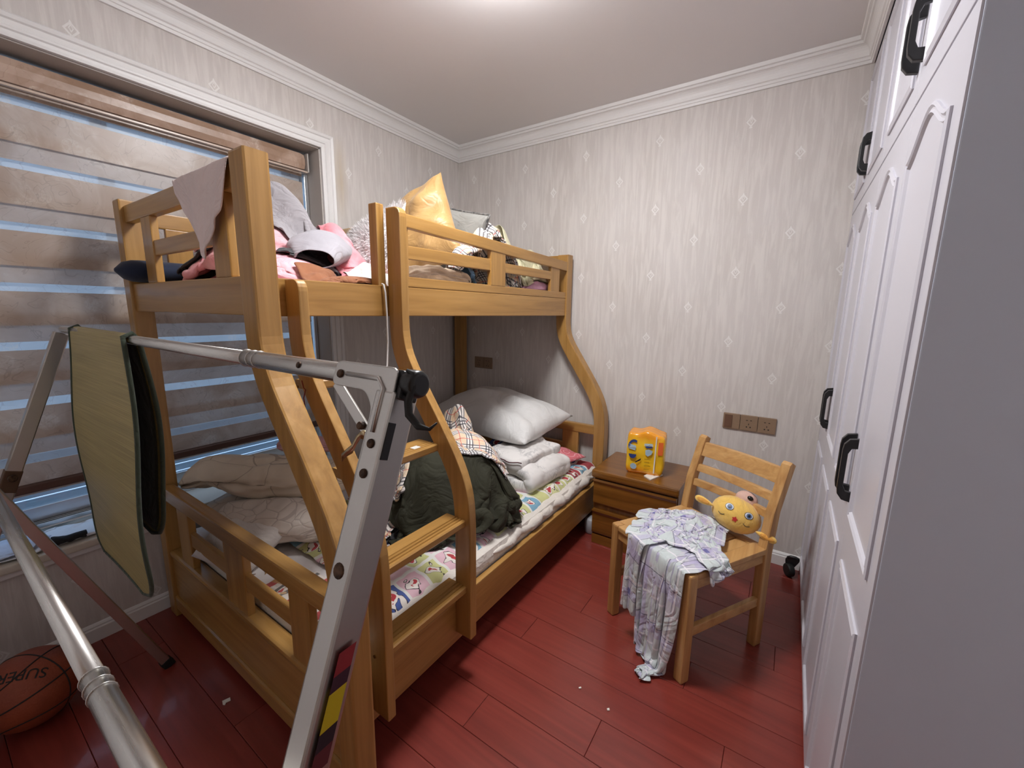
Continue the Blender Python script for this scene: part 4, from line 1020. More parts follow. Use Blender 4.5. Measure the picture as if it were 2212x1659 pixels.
# sweatshirt sleeve: an open tube of cloth
def sleeve():
    n1, n2 = 22, 24; G = np.zeros((n1, n2, 3)); a0 = Vector((0.52, -1.50, 1.625)); a1 = Vector((0.77, -1.695, 1.555))
    ax = (a1-a0).normalized(); sx = ax.cross(Vector((0, 0, 1))).normalized(); up = sx.cross(ax)
    for i in range(n1):
        t_ = i/(n1-1); c = a0.lerp(a1, t_)+Vector((0, 0, 0.02*sin(t_*3)))
        for j in range(n2):
            a = 2*pi*j/(n2-1); r = (0.090+0.010*sin(t_*4)+0.016*mnoise.noise(Vector((t_*3, cos(a)*1.5, sin(a)*1.5)))+0.008*mnoise.noise(Vector((t_*9, cos(a)*3, sin(a)*3))))
            r *= 1-0.30*max(0, t_-0.55)/0.45
            G[i, j] = c+sx*(cos(a)*r*1.15)+up*(sin(a)*r*(0.72-0.30*max(0, t_-0.4)))
    o = grid_obj('sweatshirt', G, 0.3, 0.4, MGREY, None, None, 0.004, 1); tag(o, 'grey sweatshirt sleeve with open cuff on the top bunk', 'sweatshirt')
    UF.stamp(G.reshape(-1, 3), grid_faces(n1, n2))
sleeve()
tag(bar('tan_board', (0.13, -1.20, 1.62), (0.60, -1.10, 1.66), 0.028, 0.34, plain('tan_board_fabric', srgb(190, 162, 126), 0.7), None, 0.006, up=(0, 0, 1), origin=(0.38, -1.24, 1.45)), 'tan board standing behind the fluffy cushion on the top bunk', 'board')
def axes_m(loc, e1, e2):
    e1 = Vector(e1).normalized(); e2 = Vector(e2); e2 = (e2-e1*e2.dot(e1)).normalized(); e3 = e1.cross(e2); m = Matrix.Identity(4)
    for i in range(3): m[i][0] = e1[i]; m[i][1] = e2[i]; m[i][2] = e3[i]; m[i][3] = loc[i]
    return m
def fur_mat():
    t = NT('white_fur'); t.n.remove(t.b); d = t.node('ShaderNodeBsdfDiffuse'); tl = t.node('ShaderNodeBsdfTranslucent'); m = t.node('ShaderNodeMixShader', i_0=0.45)
    for n_ in (d, tl): n_.inputs[0].default_value = srgb(240, 238, 238)+(1,)
    t.link(d.outputs[0], m.inputs[1]); t.link(tl.outputs[0], m.inputs[2]); t.link(m.outputs[0], t.out.inputs[0]); return t.m
# fluffy white cushion with real strands
fm = axes_m((0.50, -1.22, 1.665), (0.93, 0.12, 0.34), (-0.28, 0.45, 0.85))
fc = thing('fluffy_cushion', (0.50, -1.22, 1.46), 'white shaggy cushion leaning on the top bunk', 'cushion')
pillow('cushion_body', 0.42, 0.40, 0.14, fm, WHITE_SHEET, None, parent=fc, seed=61, n=24)
A_, B_ = pillow_pts(0.42, 0.40, 0.14, 40, 2.6, 0.0, 61); rs = np.random.RandomState(5); V, F = [], []
for k in range(4200):
    i, j = rs.randint(1, 39), rs.randint(1, 39); p = Vector(A_[i, j]); c = Vector((p.x*0.4, p.y*0.4, -0.05)); nrm = (p-c).normalized()
    p = p+Vector((rs.randn()*0.006, rs.randn()*0.006, 0)); tx = Vector(rs.randn(3)).cross(nrm).normalized(); ln = 0.020+rs.rand()*0.018
    bend = Vector((rs.randn()*0.5, -0.7+rs.randn()*0.5, 0.2))*ln*0.6; q = p+nrm*ln*0.5+bend*0.3; e = p+nrm*ln*0.9+bend; wv = 0.0026
    b0 = len(V); V += [tuple(fm @ (p-tx*wv)), tuple(fm @ (p+tx*wv)), tuple(fm @ (q+tx*wv*0.9)), tuple(fm @ (q-tx*wv*0.9)), tuple(fm @ e)]
    F += [(b0, b0+1, b0+2, b0+3), (b0+3, b0+2, b0+4)]
me = bpy.data.meshes.new('fur'); me.from_pydata(V, [], F); fur = finish('fur', me, fur_mat(), fc); fur['kind'] = 'stuff'
pillow('gold_cushion', 0.48, 0.46, 0.20, axes_m((0.585, -1.00, 1.765), (0.90, 0.12, 0.41), (-0.26, 0.14, 0.957)), GOLD, 'shiny gold satin cushion standing on one corner on the top bunk', 'cushion', seed=63, wr=0.010, n=40)
gm = axes_m((0.665, -0.86, 1.715), (0.955, 0.10, -0.26), (0.27, 0.10, 0.957))
gc = thing('grey_cushion', (0.70, -0.86, 1.46), 'grey cushion with black flecked piping behind the gold cushion', 'cushion')
pillow('cushion_body', 0.42, 0.42, 0.11, gm, fabric('grey_linen', srgb(136, 134, 128), var=0.1), None, parent=gc, seed=64, n=26)
A_, _ = pillow_pts(0.42, 0.42, 0.0, 26, 2.6, 0.0, 64)
edge = [A_[i, 0] for i in range(26)]+[A_[25, j] for j in range(1, 26)]+[A_[i, 25] for i in range(24, -1, -1)]+[A_[0, j] for j in range(24, 0, -1)]
tube('piping', [tuple(gm @ Vector((p[0]*1.005, p[1]*1.005, 0))) for p in edge], 0.006, fabric('black_flecked_piping', (0.01, 0.01, 0.012), c2=srgb(120, 116, 112), blotch=60, coords='Object'), gc, 6, True)
roll('beige_skirt', [(0.915, -1.44, 1.505), (0.920, -1.25, 1.530), (0.915, -1.05, 1.520), (0.91, -0.97, 1.505)], [0.045, 0.062, 0.060, 0.04], BEIGE, 'beige chiffon skirt bunched in ruffles behind the guard rail', 'skirt', 66, 0.85, n1=90, n2=40, amp=0.034, folds=9, field=UF, zmin=1.451)
heap('blue_jeans_leg', UF, (0.84, -0.95), (0.26, 0.18), 'folded light blue denim cloth below the grey cushion', 'jeans', BLUEC, rot=0.3, squash=(0.7, 0.7), mound=(0.84, -0.95, 0.08, 0.06, 0.17), seed=65, n=20)
heap('checked_dress', UF, (0.88, -0.90), (0.66, 0.46), 'black and white tartan dress bunched behind the guard rail', 'dress', CHECK2, rot=1.2, squash=(0.55, 0.5), mound=(0.90, -0.92, 0.09, 0.17, 0.15), seed=67, n=40, amp=0.06)
heap('checked_coat', UF, (0.84, -0.70), (0.80, 0.70), 'cream tartan coat piled high above the guard rail', 'coat', CHECK, rot=0.2, squash=(0.46, 0.5), mound=(0.84, -0.70, 0.16, 0.17, 0.33), seed=68, n=52, amp=0.06, freq=4.0)
roll('satin_bedding', [(0.918, -0.52, 1.495), (0.922, -0.36, 1.515), (0.920, -0.22, 1.515), (0.915, -0.14, 1.50)], [0.04, 0.058, 0.057, 0.04], SATINP, 'shiny pink satin bundle at the far end of the guard rail', 'bedding', 69, 0.85, n1=60, n2=36, amp=0.02, folds=8, field=UF, zmin=1.451)
heap('cream_parka', UF, (0.80, -0.36), (1.15, 0.85), 'cream nylon parka slung over the far end of the guard rail', 'jacket', CREAM, rot=1.5, squash=(0.46, 0.36), mound=(0.79, -0.36, 0.12, 0.27, 0.30), seed=70, n=52, amp=0.06, freq=4.0)
# navy bolster poking out between post and slat
bm = bmesh.new(); pts = []; rr = []
for i in range(18):
    t_ = i/17; pts.append((0.192+0.02*t_, -2.125+0.40*t_, 1.507)); rr.append(0.041*math.sqrt(max(0.02, 1-(1-min(1, t_*6))**2))*math.sqrt(max(0.02, 1-(1-min(1, (1-t_)*6))**2)))
tube_mesh(bm, pts, rr, 18)
for v in bm.verts: v.co.x = 0.195+(v.co.x-0.195)*1.55
tag(from_bm('navy_bolster', bm, NAVY, None, True, (0.195, -1.93, 1.466)), 'navy bolster sticking out through the top foot rail', 'bolster')
# pink towel over the top foot rail
def towel():
    nu, nv = 26, 34; G = np.zeros((nu, nv, 3)); yb_, yf_ = FY+0.052, FY+0.006; zt = 1.762
    a = pix(377, 390, 'y', yf_); b = pix(496, 352, 'y', yf_); x0, x1 = a[0], min(b[0], 1.02)
    tip = pix(455, 566, 'y', yf_)
    for i in range(nu):
        u = i/(nu-1); xx = x0+(x1-x0)*u
        ft = (tip[0]-x0)/(x1-x0); dr_ = (zt-tip[2])*(1-abs(u-ft)/(ft if u < ft else 1-ft))**0.8
        lo_ = 0.045 if u < ft else 0.045+0.07*(u-ft)/(1-ft); dr_ = lo_+dr_*(1-lo_/(zt-tip[2]))
        back = 0.10; tot = back+0.05+dr_
        for j in range(nv):
            s = tot*j/(nv-1); w_ = 0.006*sin(u*17+s*9)+0.004*sin(u*31+2)
            if s < back: q = (yb_+0.004+abs(w_)*0.5, zt-(back-s))
            elif s < back+0.05: k = (s-back)/0.05; q = (yb_+(yf_-yb_)*k+0.004*cos(k*pi), zt+0.008*sin(k*pi))
            else:
                k = s-back-0.05; q = (yf_-0.006-abs(w_)*(0.4+k*5)-0.01*k, zt-k)
            pull = (ft-u)*(x1-x0)*max(0, (s-back-0.05))/max(0.05, zt-tip[2])*0.55
            G[i, j] = (xx+pull, q[0], q[1])
    o = grid_obj('towel', G, x1-x0, 0.4, TOWEL, None, None, 0.005, 1)
    tag(o, 'dusty pink towel hanging to a point over the top foot rail', 'towel')
towel()
# white charging cable
tag(tube('charging_cable', [(1.015, -1.590, 1.470), (1.022, -1.588, 1.468), (1.026, -1.585, 1.44), (1.028, -1.583, 1.36), (1.030, -1.585, 1.26), (1.026, -1.588, 1.17), (1.03, -1.60, 1.163), (1.035, -1.66, 1.162)], 0.0035, plain('white_cable', srgb(226, 224, 222), 0.4), None, 8, origin=(1.02, -1.6, 1.16)), 'thin white cable hanging from the top bunk beam to the ladder', 'cable')
tag(tube('red_string', [pix(*q) for q in ((652, 822, 'y', -1.957), (656, 838, 'y', -1.953), (660, 842, 'y', -1.952), (656, 860, 'y', -1.953), (660, 885, 'y', -1.953))], 0.0018, plain('red_string_yarn', srgb(120, 34, 20), 0.8), None, 6, origin=(1.05, -1.955, 1.1)), 'thin red string tied to the ladder rail', 'string')

# ------------------------------------------------------------------ pyjama shirt over the chair seat
def chair_shirt():
    su, sv = 0.80, 0.72; nu, nv = 52, 48; rs = np.random.RandomState(9)
    U, V = np.meshgrid(np.linspace(-.5, .5, nu), np.linspace(0, 1, nv), indexing='ij')
    lx = 0.02+U*su*(0.46-0.12*V)+0.13*V; ly = 0.13-V*sv*0.86
    z = 0.55+0.06*np.sin(U*27+1+V*3)*(0.6+0.5*np.sin(V*5))+0.035*np.sin(U*47+V*9)+0.04*np.sin(V*24+U*5)+rs.randn(nu, nv)*0.006
    z = z-np.clip(V-0.40, 0, 1)*0.10
    Wd = CO.x+lx*ex.x+ly*ey.x, CO.y+lx*ex.y+ly*ey.y
    X = np.stack([Wd[0], Wd[1], z], -1)
    exn, eyn = np.array(ex), np.array(ey); con_ = np.array(CO)
    cnt = [0]
    def coll(X, Pv):
        cnt[0] += 1; r = X-con_; a = r@exn; b = r@eyn; zz = X[..., 2]; top = 0.461+0.055*np.exp(-((a+0.02)/0.09)**2-((b-0.02)/0.11)**2)
        ins = (np.abs(a) < hw+0.028) & (b > -hd-0.036) & (b < hd+0.03)
        up = ins & (zz < top) & (zz > top-0.045); X[up, 2] = top[up]; Pv[up] += (X[up]-Pv[up])*0.75
        if cnt[0] < 110:                       # gather the hanging part as if it had been tossed there
            hang = b < -hd+0.02; sq_ = np.where(hang, (a-0.115)*-0.006, 0.0); X += sq_[..., None]*exn
        dn = ins & (zz <= top-0.045); push = (-hd-0.036-b)*dn
        X += push[..., None]*eyn*0.9
        fl_ = X[..., 2] < 0.012; X[fl_, 2] = 0.012
    X = drape(X, su/(nu-1), sv/(nv-1), steps=150, its=6, collide=coll, bend=0.15)
    mask = np.ones((nu-1, nv-1), bool)
    for i in range(nu-1):
        for j in range(nv-1):
            u = (i+.5)/(nu-1); v = (j+.5)/(nv-1)
            if v > 0.66 and u < (v-0.66)*2.2+0.02*sin(v*60): mask[i, j] = False
            if v > 0.90 and u > 1-(v-0.90)*2.0: mask[i, j] = False
    o = grid_obj('pyjama_shirt', X, su, sv, PYJ, None, mask, 0.003, 1)
    tag(o, 'lilac and grey checked pyjama shirt hanging over the chair seat', 'shirt')
    # the rest of the shirt crumpled on the seat, and a sleeve lying across it
    def crumple(name, su2, sv2, sq1, sq2, c0, c1, rot2, seed, n, amp, lift):
        r2 = np.random.RandomState(seed); m2 = int(n*sv2/su2)
        U, V = np.meshgrid(np.linspace(-.5, .5, n)*su2*sq1, np.linspace(-.5, .5, m2)*sv2*sq2, indexing='ij')
        lx = c0+U*cos(rot2)-V*sin(rot2); ly = c1+U*sin(rot2)+V*cos(rot2); z = np.full_like(U, lift)
        for k in range(8):
            a = r2.rand()*2*pi; z += np.sin((U*cos(a)+V*sin(a))*(30+r2.rand()*50)+r2.rand()*7)*amp/2.5
        X = np.stack([CO.x+lx*ex.x+ly*ey.x, CO.y+lx*ex.y+ly*ey.y, z], -1); cnt[0] = 999
        def c2(X, Pv):
            r = X-con_; a = r@exn; b = r@eyn; top = 0.470+0.060*np.exp(-((a+0.02)/0.10)**2-((b-0.01)/0.12)**2)
            ins = (np.abs(a) < hw+0.028) & (b > -hd-0.045) & (b < hd+0.03); zz = X[..., 2]
            up = ins & (zz < top) & (zz > top-0.08); X[up, 2] = top[up]; Pv[up] += (X[up]-Pv[up])*0.8
            dn = ins & (zz <= top-0.08); X += ((-hd-0.048-b)*dn)[..., None]*eyn*0.9
        X = drape(X, su2/(n-1), sv2/(m2-1), steps=90, its=5, collide=c2, bend=0.2)
        return grid_obj(name, X, su2, sv2, PYJ, o, None, 0.003, 1)
    crumple('shirt_back', 0.62, 0.60, 0.46, 0.46, -0.025, -0.035, 0.5, 5, 46, 0.06, 0.60)
    crumple('sleeve', 0.52, 0.24, 0.62, 0.42, 0.095, -0.045, -0.35, 8, 40, 0.03, 0.60)
    crumple('sleeve', 0.44, 0.22, 0.60, 0.40, -0.045, -0.225, 1.35, 9, 36, 0.03, 0.58)
    # a loose thread with a bead under the hem
    return o
chair_shirt()

# ------------------------------------------------------------------ yellow plush toy
YEL = fabric('yellow_plush', srgb(238, 194, 96), rough=0.95, var=0.05, sheen=0.5, coords='Object', weave=300, bumps=0.4)
pl = thing('plush_toy', (2.165, -0.690, 0.452), 'yellow plush toy head with blue eyes and pink snout on the chair', 'plush toy')
PC = Vector((2.158, -0.690, 0.532))
vdir = (Vector(CAM)-PC).normalized(); px_r = Vector(AX_R); px_u = -Vector(AX_D)
# face frame: turned about 30 degrees clockwise in the picture
ang = math.radians(-27); fx = (px_r*cos(ang)+px_u*sin(ang)); fx = (fx-vdir*fx.dot(vdir)).normalized(); fu = vdir.cross(fx)
def ball(name, c, r3, mat, parent, ax=None, n1=24, n2=16, fn=None):
    bm = bmesh.new(); bmesh.ops.create_uvsphere(bm, u_segments=n1, v_segments=n2, radius=1.0)
    X, Y, Z = ax or (fx, fu, vdir)
    for v in bm.verts:
        q = v.co.copy()
        if fn: q = fn(q)
        v.co = Vector(c)+X*(q.x*r3[0])+Y*(q.y*r3[1])+Z*(q.z*r3[2])
    return from_bm(name, bm, mat, parent, True)
ball('head', PC, (0.098, 0.074, 0.076), YEL, pl)
def on_head(a, b, lift=1.0):
    x, y = a, b; z = math.sqrt(max(0, 1-(x/0.098)**2-(y/0.074)**2)); return PC+fx*x+fu*y+vdir*(z*0.076*lift)
ball('snout', PC+fx*0.012+fu*0.078-vdir*0.010, (0.044, 0.036, 0.036), fabric('pale_pink_plush', srgb(226, 186, 170), rough=0.95, coords='Object'), pl)
sn = PC+fx*0.022+fu*0.088+vdir*0.022
ball('nose', sn, (0.012, 0.010, 0.008), plain('black_bead', (0.01, 0.01, 0.01), 0.2), pl)
EYW = plain('eye_white', srgb(228, 230, 236), 0.5); EYB = plain('eye_blue', srgb(84, 112, 150), 0.5); EYD = plain('eye_dark', srgb(24, 28, 40), 0.4)
def disc(name, a, b, ra, rb, mat, lift, parent=pl):
    bm = bmesh.new(); n = 20; vs = []
    for k in range(n): vs.append(bm.verts.new(on_head(a+ra*cos(2*pi*k/n), b+rb*sin(2*pi*k/n), lift)))
    c = bm.verts.new(on_head(a, b, lift+0.004))
    for k in range(n): bm.faces.new((vs[k], vs[(k+1) % n], c))
    return from_bm(name, bm, mat, parent)
for sgn in (-1, 1):
    e = disc('eye', sgn*0.038+0.006, 0.018, 0.0165, 0.0145, EYD, 1.015)
    disc('eye_white', sgn*0.038+0.006, 0.0185, 0.0145, 0.0125, EYW, 1.022, e)
    disc('iris', sgn*0.038+0.007, 0.018, 0.0100, 0.0105, EYB, 1.030, e)
    disc('pupil', sgn*0.038+0.007, 0.018, 0.0050, 0.0060, EYD, 1.038, e)
    tube('cheek_stitch', [on_head(sgn*0.050+dx, -0.020-0.006*(1-(dx/0.012)**2), 1.02) for dx in np.linspace(-0.012, 0.012, 7)], 0.0011, EYD, pl, 6)
    # ears: flattened curled lobes out to both sides
    c0 = PC+fx*(sgn*0.085)+fu*(-0.022)
    ear = ball('ear', c0+fx*(sgn*0.042)+fu*(-0.004 if sgn > 0 else 0.012)+vdir*0.040, (0.040, 0.019, 0.013), YEL, pl, fn=lambda q: Vector((q.x, q.y*(0.75+0.35*q.x*sgn), q.z)))
    ball('ear_lining', c0+fx*(sgn*0.046)+fu*(-0.004 if sgn > 0 else 0.012)+vdir*0.0515, (0.026, 0.009, 0.0035), fabric('orange_felt', srgb(222, 158, 70), coords='Object'), ear)
mo = bmesh.new(); vs = []
for k in range(10):
    r = 0.0125 if k % 2 == 0 else 0.0075; vs.append(mo.verts.new(on_head(0.004+r*cos(2*pi*k/10+0.3), -0.020+r*sin(2*pi*k/10+0.3), 1.02)))
mo.faces.new(vs); from_bm('mouth', mo, plain('red_felt', srgb(196, 52, 48), 0.9), pl)

# ------------------------------------------------------------------ pack of nappies and a tissue
pk = thing('nappy_pack', (1.648, -0.262, 0.471), 'yellow and orange plastic pack of nappies on the bedside cabinet', 'nappy pack')
KM = TRS((1.648, -0.262, 0.471), (0, 0, 0.16)); kw, kd, kh = 0.096, 0.068, 0.252
def pack_mat():
    t = NT('yellow_pack_film'); v = t.coords('Object'); z = t.sep(v)[2]; n = t.noise(v, 14, 3)
    f = t.math('ADD', t.math('DIVIDE', z, kh), t.math('MULTIPLY', t.math('SUBTRACT', n, 0.5), 0.5))
    t.col(t.ramp(f, [(0.02, srgb(240, 150, 30)), (0.28, srgb(244, 196, 40)), (0.66, srgb(246, 198, 40)), (0.92, srgb(242, 158, 34))])).set(rough=0.25, coat=0.4)
    t.bump(t.noise(v, 30, 3, 0.6, 1.0), 0.15, 0.004); return t.m
bm = bmesh.new(); N = 14
bmesh.ops.create_cube(bm, size=2.0); bmesh.ops.subdivide_edges(bm, edges=bm.edges, cuts=N, use_grid_fill=True)
for v in bm.verts:
    x, y, z = v.co; r = max(1e-6, math.hypot(x, y)); zz = (z+1)/2
    bul = 1.0+0.10*(1-z*z)-0.05*abs(x*y)*0.8; k = 1-0.10*max(0, (abs(z)-0.85)/0.15)
    wv = 0.0022*sin(x*5+z*4)+0.0018*sin(y*7-z*6)
    v.co = KM @ Vector((x*kw*bul*k+wv, y*kd*bul*k+wv, zz*kh-0.012*max(0, zz-0.9)*10*(1-0.6*(1-abs(x)))*(1 if z > 0 else 0)+0.008*sin(x*4+1)*zz*zz))
from_bm('pack_film', bm, pack_mat(), pk, True)
WPR = plain('pack_white', srgb(236, 232, 222), 0.35); BPR = plain('pack_blue', srgb(44, 66, 128), 0.35); LBP = plain('pack_light_blue', srgb(168, 196, 212), 0.35); ORP = plain('pack_orange', srgb(224, 104, 44), 0.35)
def decal(name, face, poly, mat, lift=0.008):
    """flat print on a side of the pack: face 'f' (front, -y local) or 'l' (left, -x local); poly in (s, z) metres"""
    bm = bmesh.new(); out = []
    for s, z in poly:
        q = z/kh*2-1; bul = 1.0+0.10*(1-q*q)
        if face == 'f': x = s/kw; p_ = Vector((s, -(kd*(bul-0.05*abs(x)*0.8))-lift, z))
        else: y = s/kd; p_ = Vector((-(kw*(bul-0.05*abs(y)*0.8))-lift, -s, z))
        out.append(bm.verts.new(KM @ p_))
    bm.faces.new(out); return from_bm(name, bm, mat, pk)
def arc(cx_, cy_, r1, r2, a0, a1, n=12, sq=1.0):
    o_ = [(cx_+r2*cos(math.radians(a0+(a1-a0)*k/n))*sq, cy_+r2*sin(math.radians(a0+(a1-a0)*k/n))) for k in range(n+1)]
    i_ = [(cx_+r1*cos(math.radians(a1+(a0-a1)*k/n))*sq, cy_+r1*sin(math.radians(a1+(a0-a1)*k/n))) for k in range(n+1)]
    return o_+i_
decal('swoosh', 'f', arc(-0.060, 0.160, 0.030, 0.044, 60, 190, sq=0.75), BPR)
decal('logo_plate', 'f', [(-0.088, 0.148), (-0.052, 0.140), (-0.050, 0.168), (-0.086, 0.176)], LBP)
decal('swoosh', 'f', arc(-0.066, 0.118, 0.002, 0.026, 180, 360, sq=0.8), BPR, 0.0085)
decal('swoosh', 'f', [(-0.050, 0.074), (-0.018, 0.100), (-0.020, 0.088), (-0.046, 0.070)], EYD)
decal('logo_plate', 'f', [(-0.002, 0.172), (0.040, 0.176), (0.038, 0.192), (-0.004, 0.188)], LBP)
decal('logo_base', 'f', [(0.006, 0.163), (0.036, 0.166), (0.038, 0.176), (0.002, 0.173)], BPR)
decal('nappy_picture', 'f', [(0.002, 0.150), (0.020, 0.158), (0.042, 0.150), (0.036, 0.130), (0.018, 0.116), (0.004, 0.124)], LBP)
for k in range(4): decal('print_line', 'f', [(0.000, 0.100-k*0.020), (0.034-0.006*(k % 2), 0.100-k*0.020), (0.034-0.006*(k % 2), 0.0965-k*0.020), (0.000, 0.0965-k*0.020)], plain('pack_ochre', srgb(168, 128, 24), 0.4) if k == 0 else bpy.data.materials['pack_ochre'])
decal('pack_seam', 'f', [(0.050, 0.020), (0.057, 0.020), (0.060, 0.235), (0.054, 0.235)], WPR, 0.0088)
decal('info_panel', 'f', [(0.068, 0.130), (0.094, 0.132), (0.095, 0.205), (0.070, 0.204)], ORP)
decal('baby_picture', 'f', arc(-0.058, 0.046, 0.0, 0.018, 0, 359, 14, 1.0)[:15], LBP)
tm = text_mesh('DUCKS', 0.015); tm.transform(KM @ Matrix.Translation((0.018, -kd*1.09-0.009, 0.181)) @ Matrix.Rotation(math.radians(90), 4, 'X')); finish('lettering', tm, WPR, pk)
tm = text_mesh('DUCKS', 0.013); tm.transform(KM @ Matrix.Translation((-0.069, -kd*1.05-0.011, 0.158)) @ Matrix.Rotation(math.radians(90), 4, 'X')); finish('lettering', tm, WPR, pk)
# white paper packet in front of it
bm = bmesh.new(); vs = [bm.verts.new(pix(u, v, 'z', z)) for (u, v, z) in ((1391, 1027, 0.476), (1410, 1019, 0.478), (1432, 1025, 0.476), (1405, 1036, 0.476))]
vb = [bm.verts.new(v.co-Vector((0, 0, 0.0055))) for v in vs]; bm.faces.new(vs); bm.faces.new(vb[::-1])
for k in range(4): bm.faces.new((vs[k], vs[(k+1) % 4], vb[(k+1) % 4], vb[k]))
c = pix(1410, 1027, 'z', 0.4705)
tag(from_bm('paper_packet', bm, WPR, None, False, tuple(c)), 'flat white paper packet in front of the nappy pack', 'packet')

# ------------------------------------------------------------------ wall sockets
def socket_panel(name, x0, x1, z0, z1, kinds, label):
    t_ = thing(name, ((x0+x1)/2, 0, (z0+z1)/2), label, 'socket'); n = len(kinds); w_ = (x1-x0)/n
    for k, kd_ in enumerate(kinds):
        a = x0+k*w_; p = box('plate', (a+0.0006, -0.010, z0), (a+w_-0.0006, -0.0005, z1), BROWNPL, t_, 0.004); cxx = a+w_/2; czz = (z0+z1)/2
        if kd_ == 'switch':
            box('rocker', (a+0.008, -0.0125, z0+0.008), (a+w_*0.55, -0.009, z1-0.008), BROWNDK, p, 0.002)
        else:
            for dx, dz, ax_, az in ((-0.010, 0.016, 0.0040, 0.0018), (0.010, 0.016, 0.0040, 0.0018), (0, -0.006, 0.0016, 0.0045), (-0.009, -0.022, 0.0032, 0.0032), (0.009, -0.022, 0.0032, 0.0032)):
                box('pin_hole', (cxx+dx-ax_, -0.0106, czz+dz-az), (cxx+dx+ax_, -0.0098, czz+dz+az), HOLE, p, 0)
socket_panel('wall_socket', 1.998, 2.258, 0.736, 0.826, ('switch', 'socket', 'socket'), 'bronze switch and double socket strip above the chair')
socket_panel('wall_socket', 0.165, 0.341, 0.925, 1.015, ('socket', 'socket'), 'bronze double socket on the wall inside the bottom bunk')

# ------------------------------------------------------------------ basketball
BC = Vector((0.300, -2.512, 0.1205))
bb = thing('basketball', (BC.x, BC.y, 0.0), 'worn brown basketball on the floor below the window', 'basketball')
t = NT('basketball_leather'); v = t.coords('Object'); vo = t.node('ShaderNodeTexVoronoi'); vo.inputs['Scale'].default_value = 160; t.link(v, vo.inputs['Vector'])
t.col(t.ramp(t.noise(v, 8, 3), [(0.3, srgb(128, 58, 34)), (0.7, srgb(160, 76, 44))])).set(rough=0.6); t.bump(vo.outputs['Distance'], 0.4, 0.002)
ball('ball_skin', BC, (0.1205,)*3, t.m, bb, (Vector((1, 0, 0)), Vector((0, 1, 0)), Vector((0, 0, 1))), 40, 24)
_n = (Vector(AX_R)*-0.42-Vector(AX_D)*0.9-Vector(AX_F)*0.15).normalized(); _m = -Vector(AX_F); _m = (_m-_n*_m.dot(_n)).normalized(); _k = _n.cross(_m)
BR = Matrix((( _k.x, _m.x, _n.x), (_k.y, _m.y, _n.y), (_k.z, _m.z, _n.z)))
SEAM = plain('ball_seam', (0.015, 0.012, 0.011), 0.7); n = 64
def seam(f): tube('seam', [BC+BR @ f(2*pi*k/n)*0.1205 for k in range(n)], 0.0022, SEAM, bb, 6, True)
seam(lambda a: Vector((cos(a), sin(a), 0))); seam(lambda a: Vector((cos(a), 0, sin(a))))
for s in (-1, 1): seam(lambda a: Vector((cos(a)*0.80, sin(a)*0.80, s*(0.60+0.16*cos(2*a)))).normalized())
tm = text_mesh('SUPER', 0.042, 0.0004); tm.transform(Matrix.Rotation(pi, 4, 'Z'))
va = (Vector(CAM)-BC).normalized()
nn = (BC+Vector((0, 0, 0)) - BC); q0 = (va*0.80+_n*0.42).normalized()
q1 = -_k if _k.dot(Vector(AX_R)) < 0 else _k.copy(); q1 = (q1-q0*q1.dot(q0)).normalized(); q2 = q0.cross(q1)
for v in tm.vertices:
    a, b = v.co.x/0.1205, v.co.y/0.1205; v.co = BC+(q0*cos(a)*cos(b)+q1*sin(a)*cos(b)+q2*sin(b))*(0.1213+v.co.z)
finish('lettering', tm, SEAM, bb)

# ------------------------------------------------------------------ folding steel airer
ry, rz = -2.297, 1.300                         # front top bar
ar = thing('clothes_airer', (1.1, -2.5, 0.0), 'folding stainless steel clothes airer with tubular bars', 'airer')
TX0, TX1 = 0.30, 1.905
def ring(a, x, y, z, r): tube('joint_ring', [(x+a, y+r*cos(2*pi*k/18), z+r*sin(2*pi*k/18)) for k in range(18)], 0.0012, STEEL, ar, 6, True)
b1 = cyl('top_bar', (TX0, ry, rz), (1.60, ry, rz), 0.0110, STEEL, ar, 24)
cyl('top_bar_sleeve', (1.555, ry, rz), (TX1, ry, rz), 0.0128, STEEL, ar, 24, 0.0015)
for dx in (0.0, 0.022, 0.040): ring(dx, 1.557, ry, rz, 0.0130)
by, bz = -2.520, 0.885
cyl('lower_bar', (0.34, by, bz), (1.60, by, bz), 0.0128, STEEL, ar, 24)
cyl('lower_bar_sleeve', (1.545, by, bz), (1.88, by, bz), 0.0148, STEEL, ar, 24, 0.0015)
for dx in (0.0, 0.022, 0.040): ring(dx, 1.547, by, bz, 0.0150)
sl1 = 0.365
def legpt(x, z, s=sl1): return Vector((x, ry-s*(rz-z), z))
# outer legs
for x in (0.292, 1.915):
    lg = bar('leg', legpt(x, 0.02), legpt(x, rz-0.012), 0.036, 0.030, STEELF, ar, 0.003, up=(1, 0, 0))
    p0 = legpt(x, 0.0); bar('foot_cap', (x, p0.y+0.004, 0.0), (x, p0.y-0.012, 0.035), 0.040, 0.034, RUBBER, lg, 0.004, up=(1, 0, 0))
cyl('pivot_bolt', legpt(0.310, 0.845), legpt(0.322, 0.845), 0.011, RUST, ar, 14, 0.002)
bar('rusty_joint', legpt(0.292, 0.80), legpt(0.292, 0.865), 0.039, 0.033, plain('rusted_steel', srgb(104, 78, 60), 0.6, metal=0.4), ar, 0.003, up=(1, 0, 0))
# inner legs: from the lower bar to the feet near the bed
for x in (0.40, 1.865):
    fy_, = (-2.185,); lg = bar('leg', (x, fy_-0.006, 0.02), (x, by-0.012, bz+0.012), 0.030, 0.026, STEELF, ar, 0.003, up=(1, 0, 0))
    bar('foot_cap', (x, fy_+0.004, 0.0), (x, fy_-0.012, 0.032), 0.036, 0.030, RUBBER, lg, 0.004, up=(1, 0, 0))
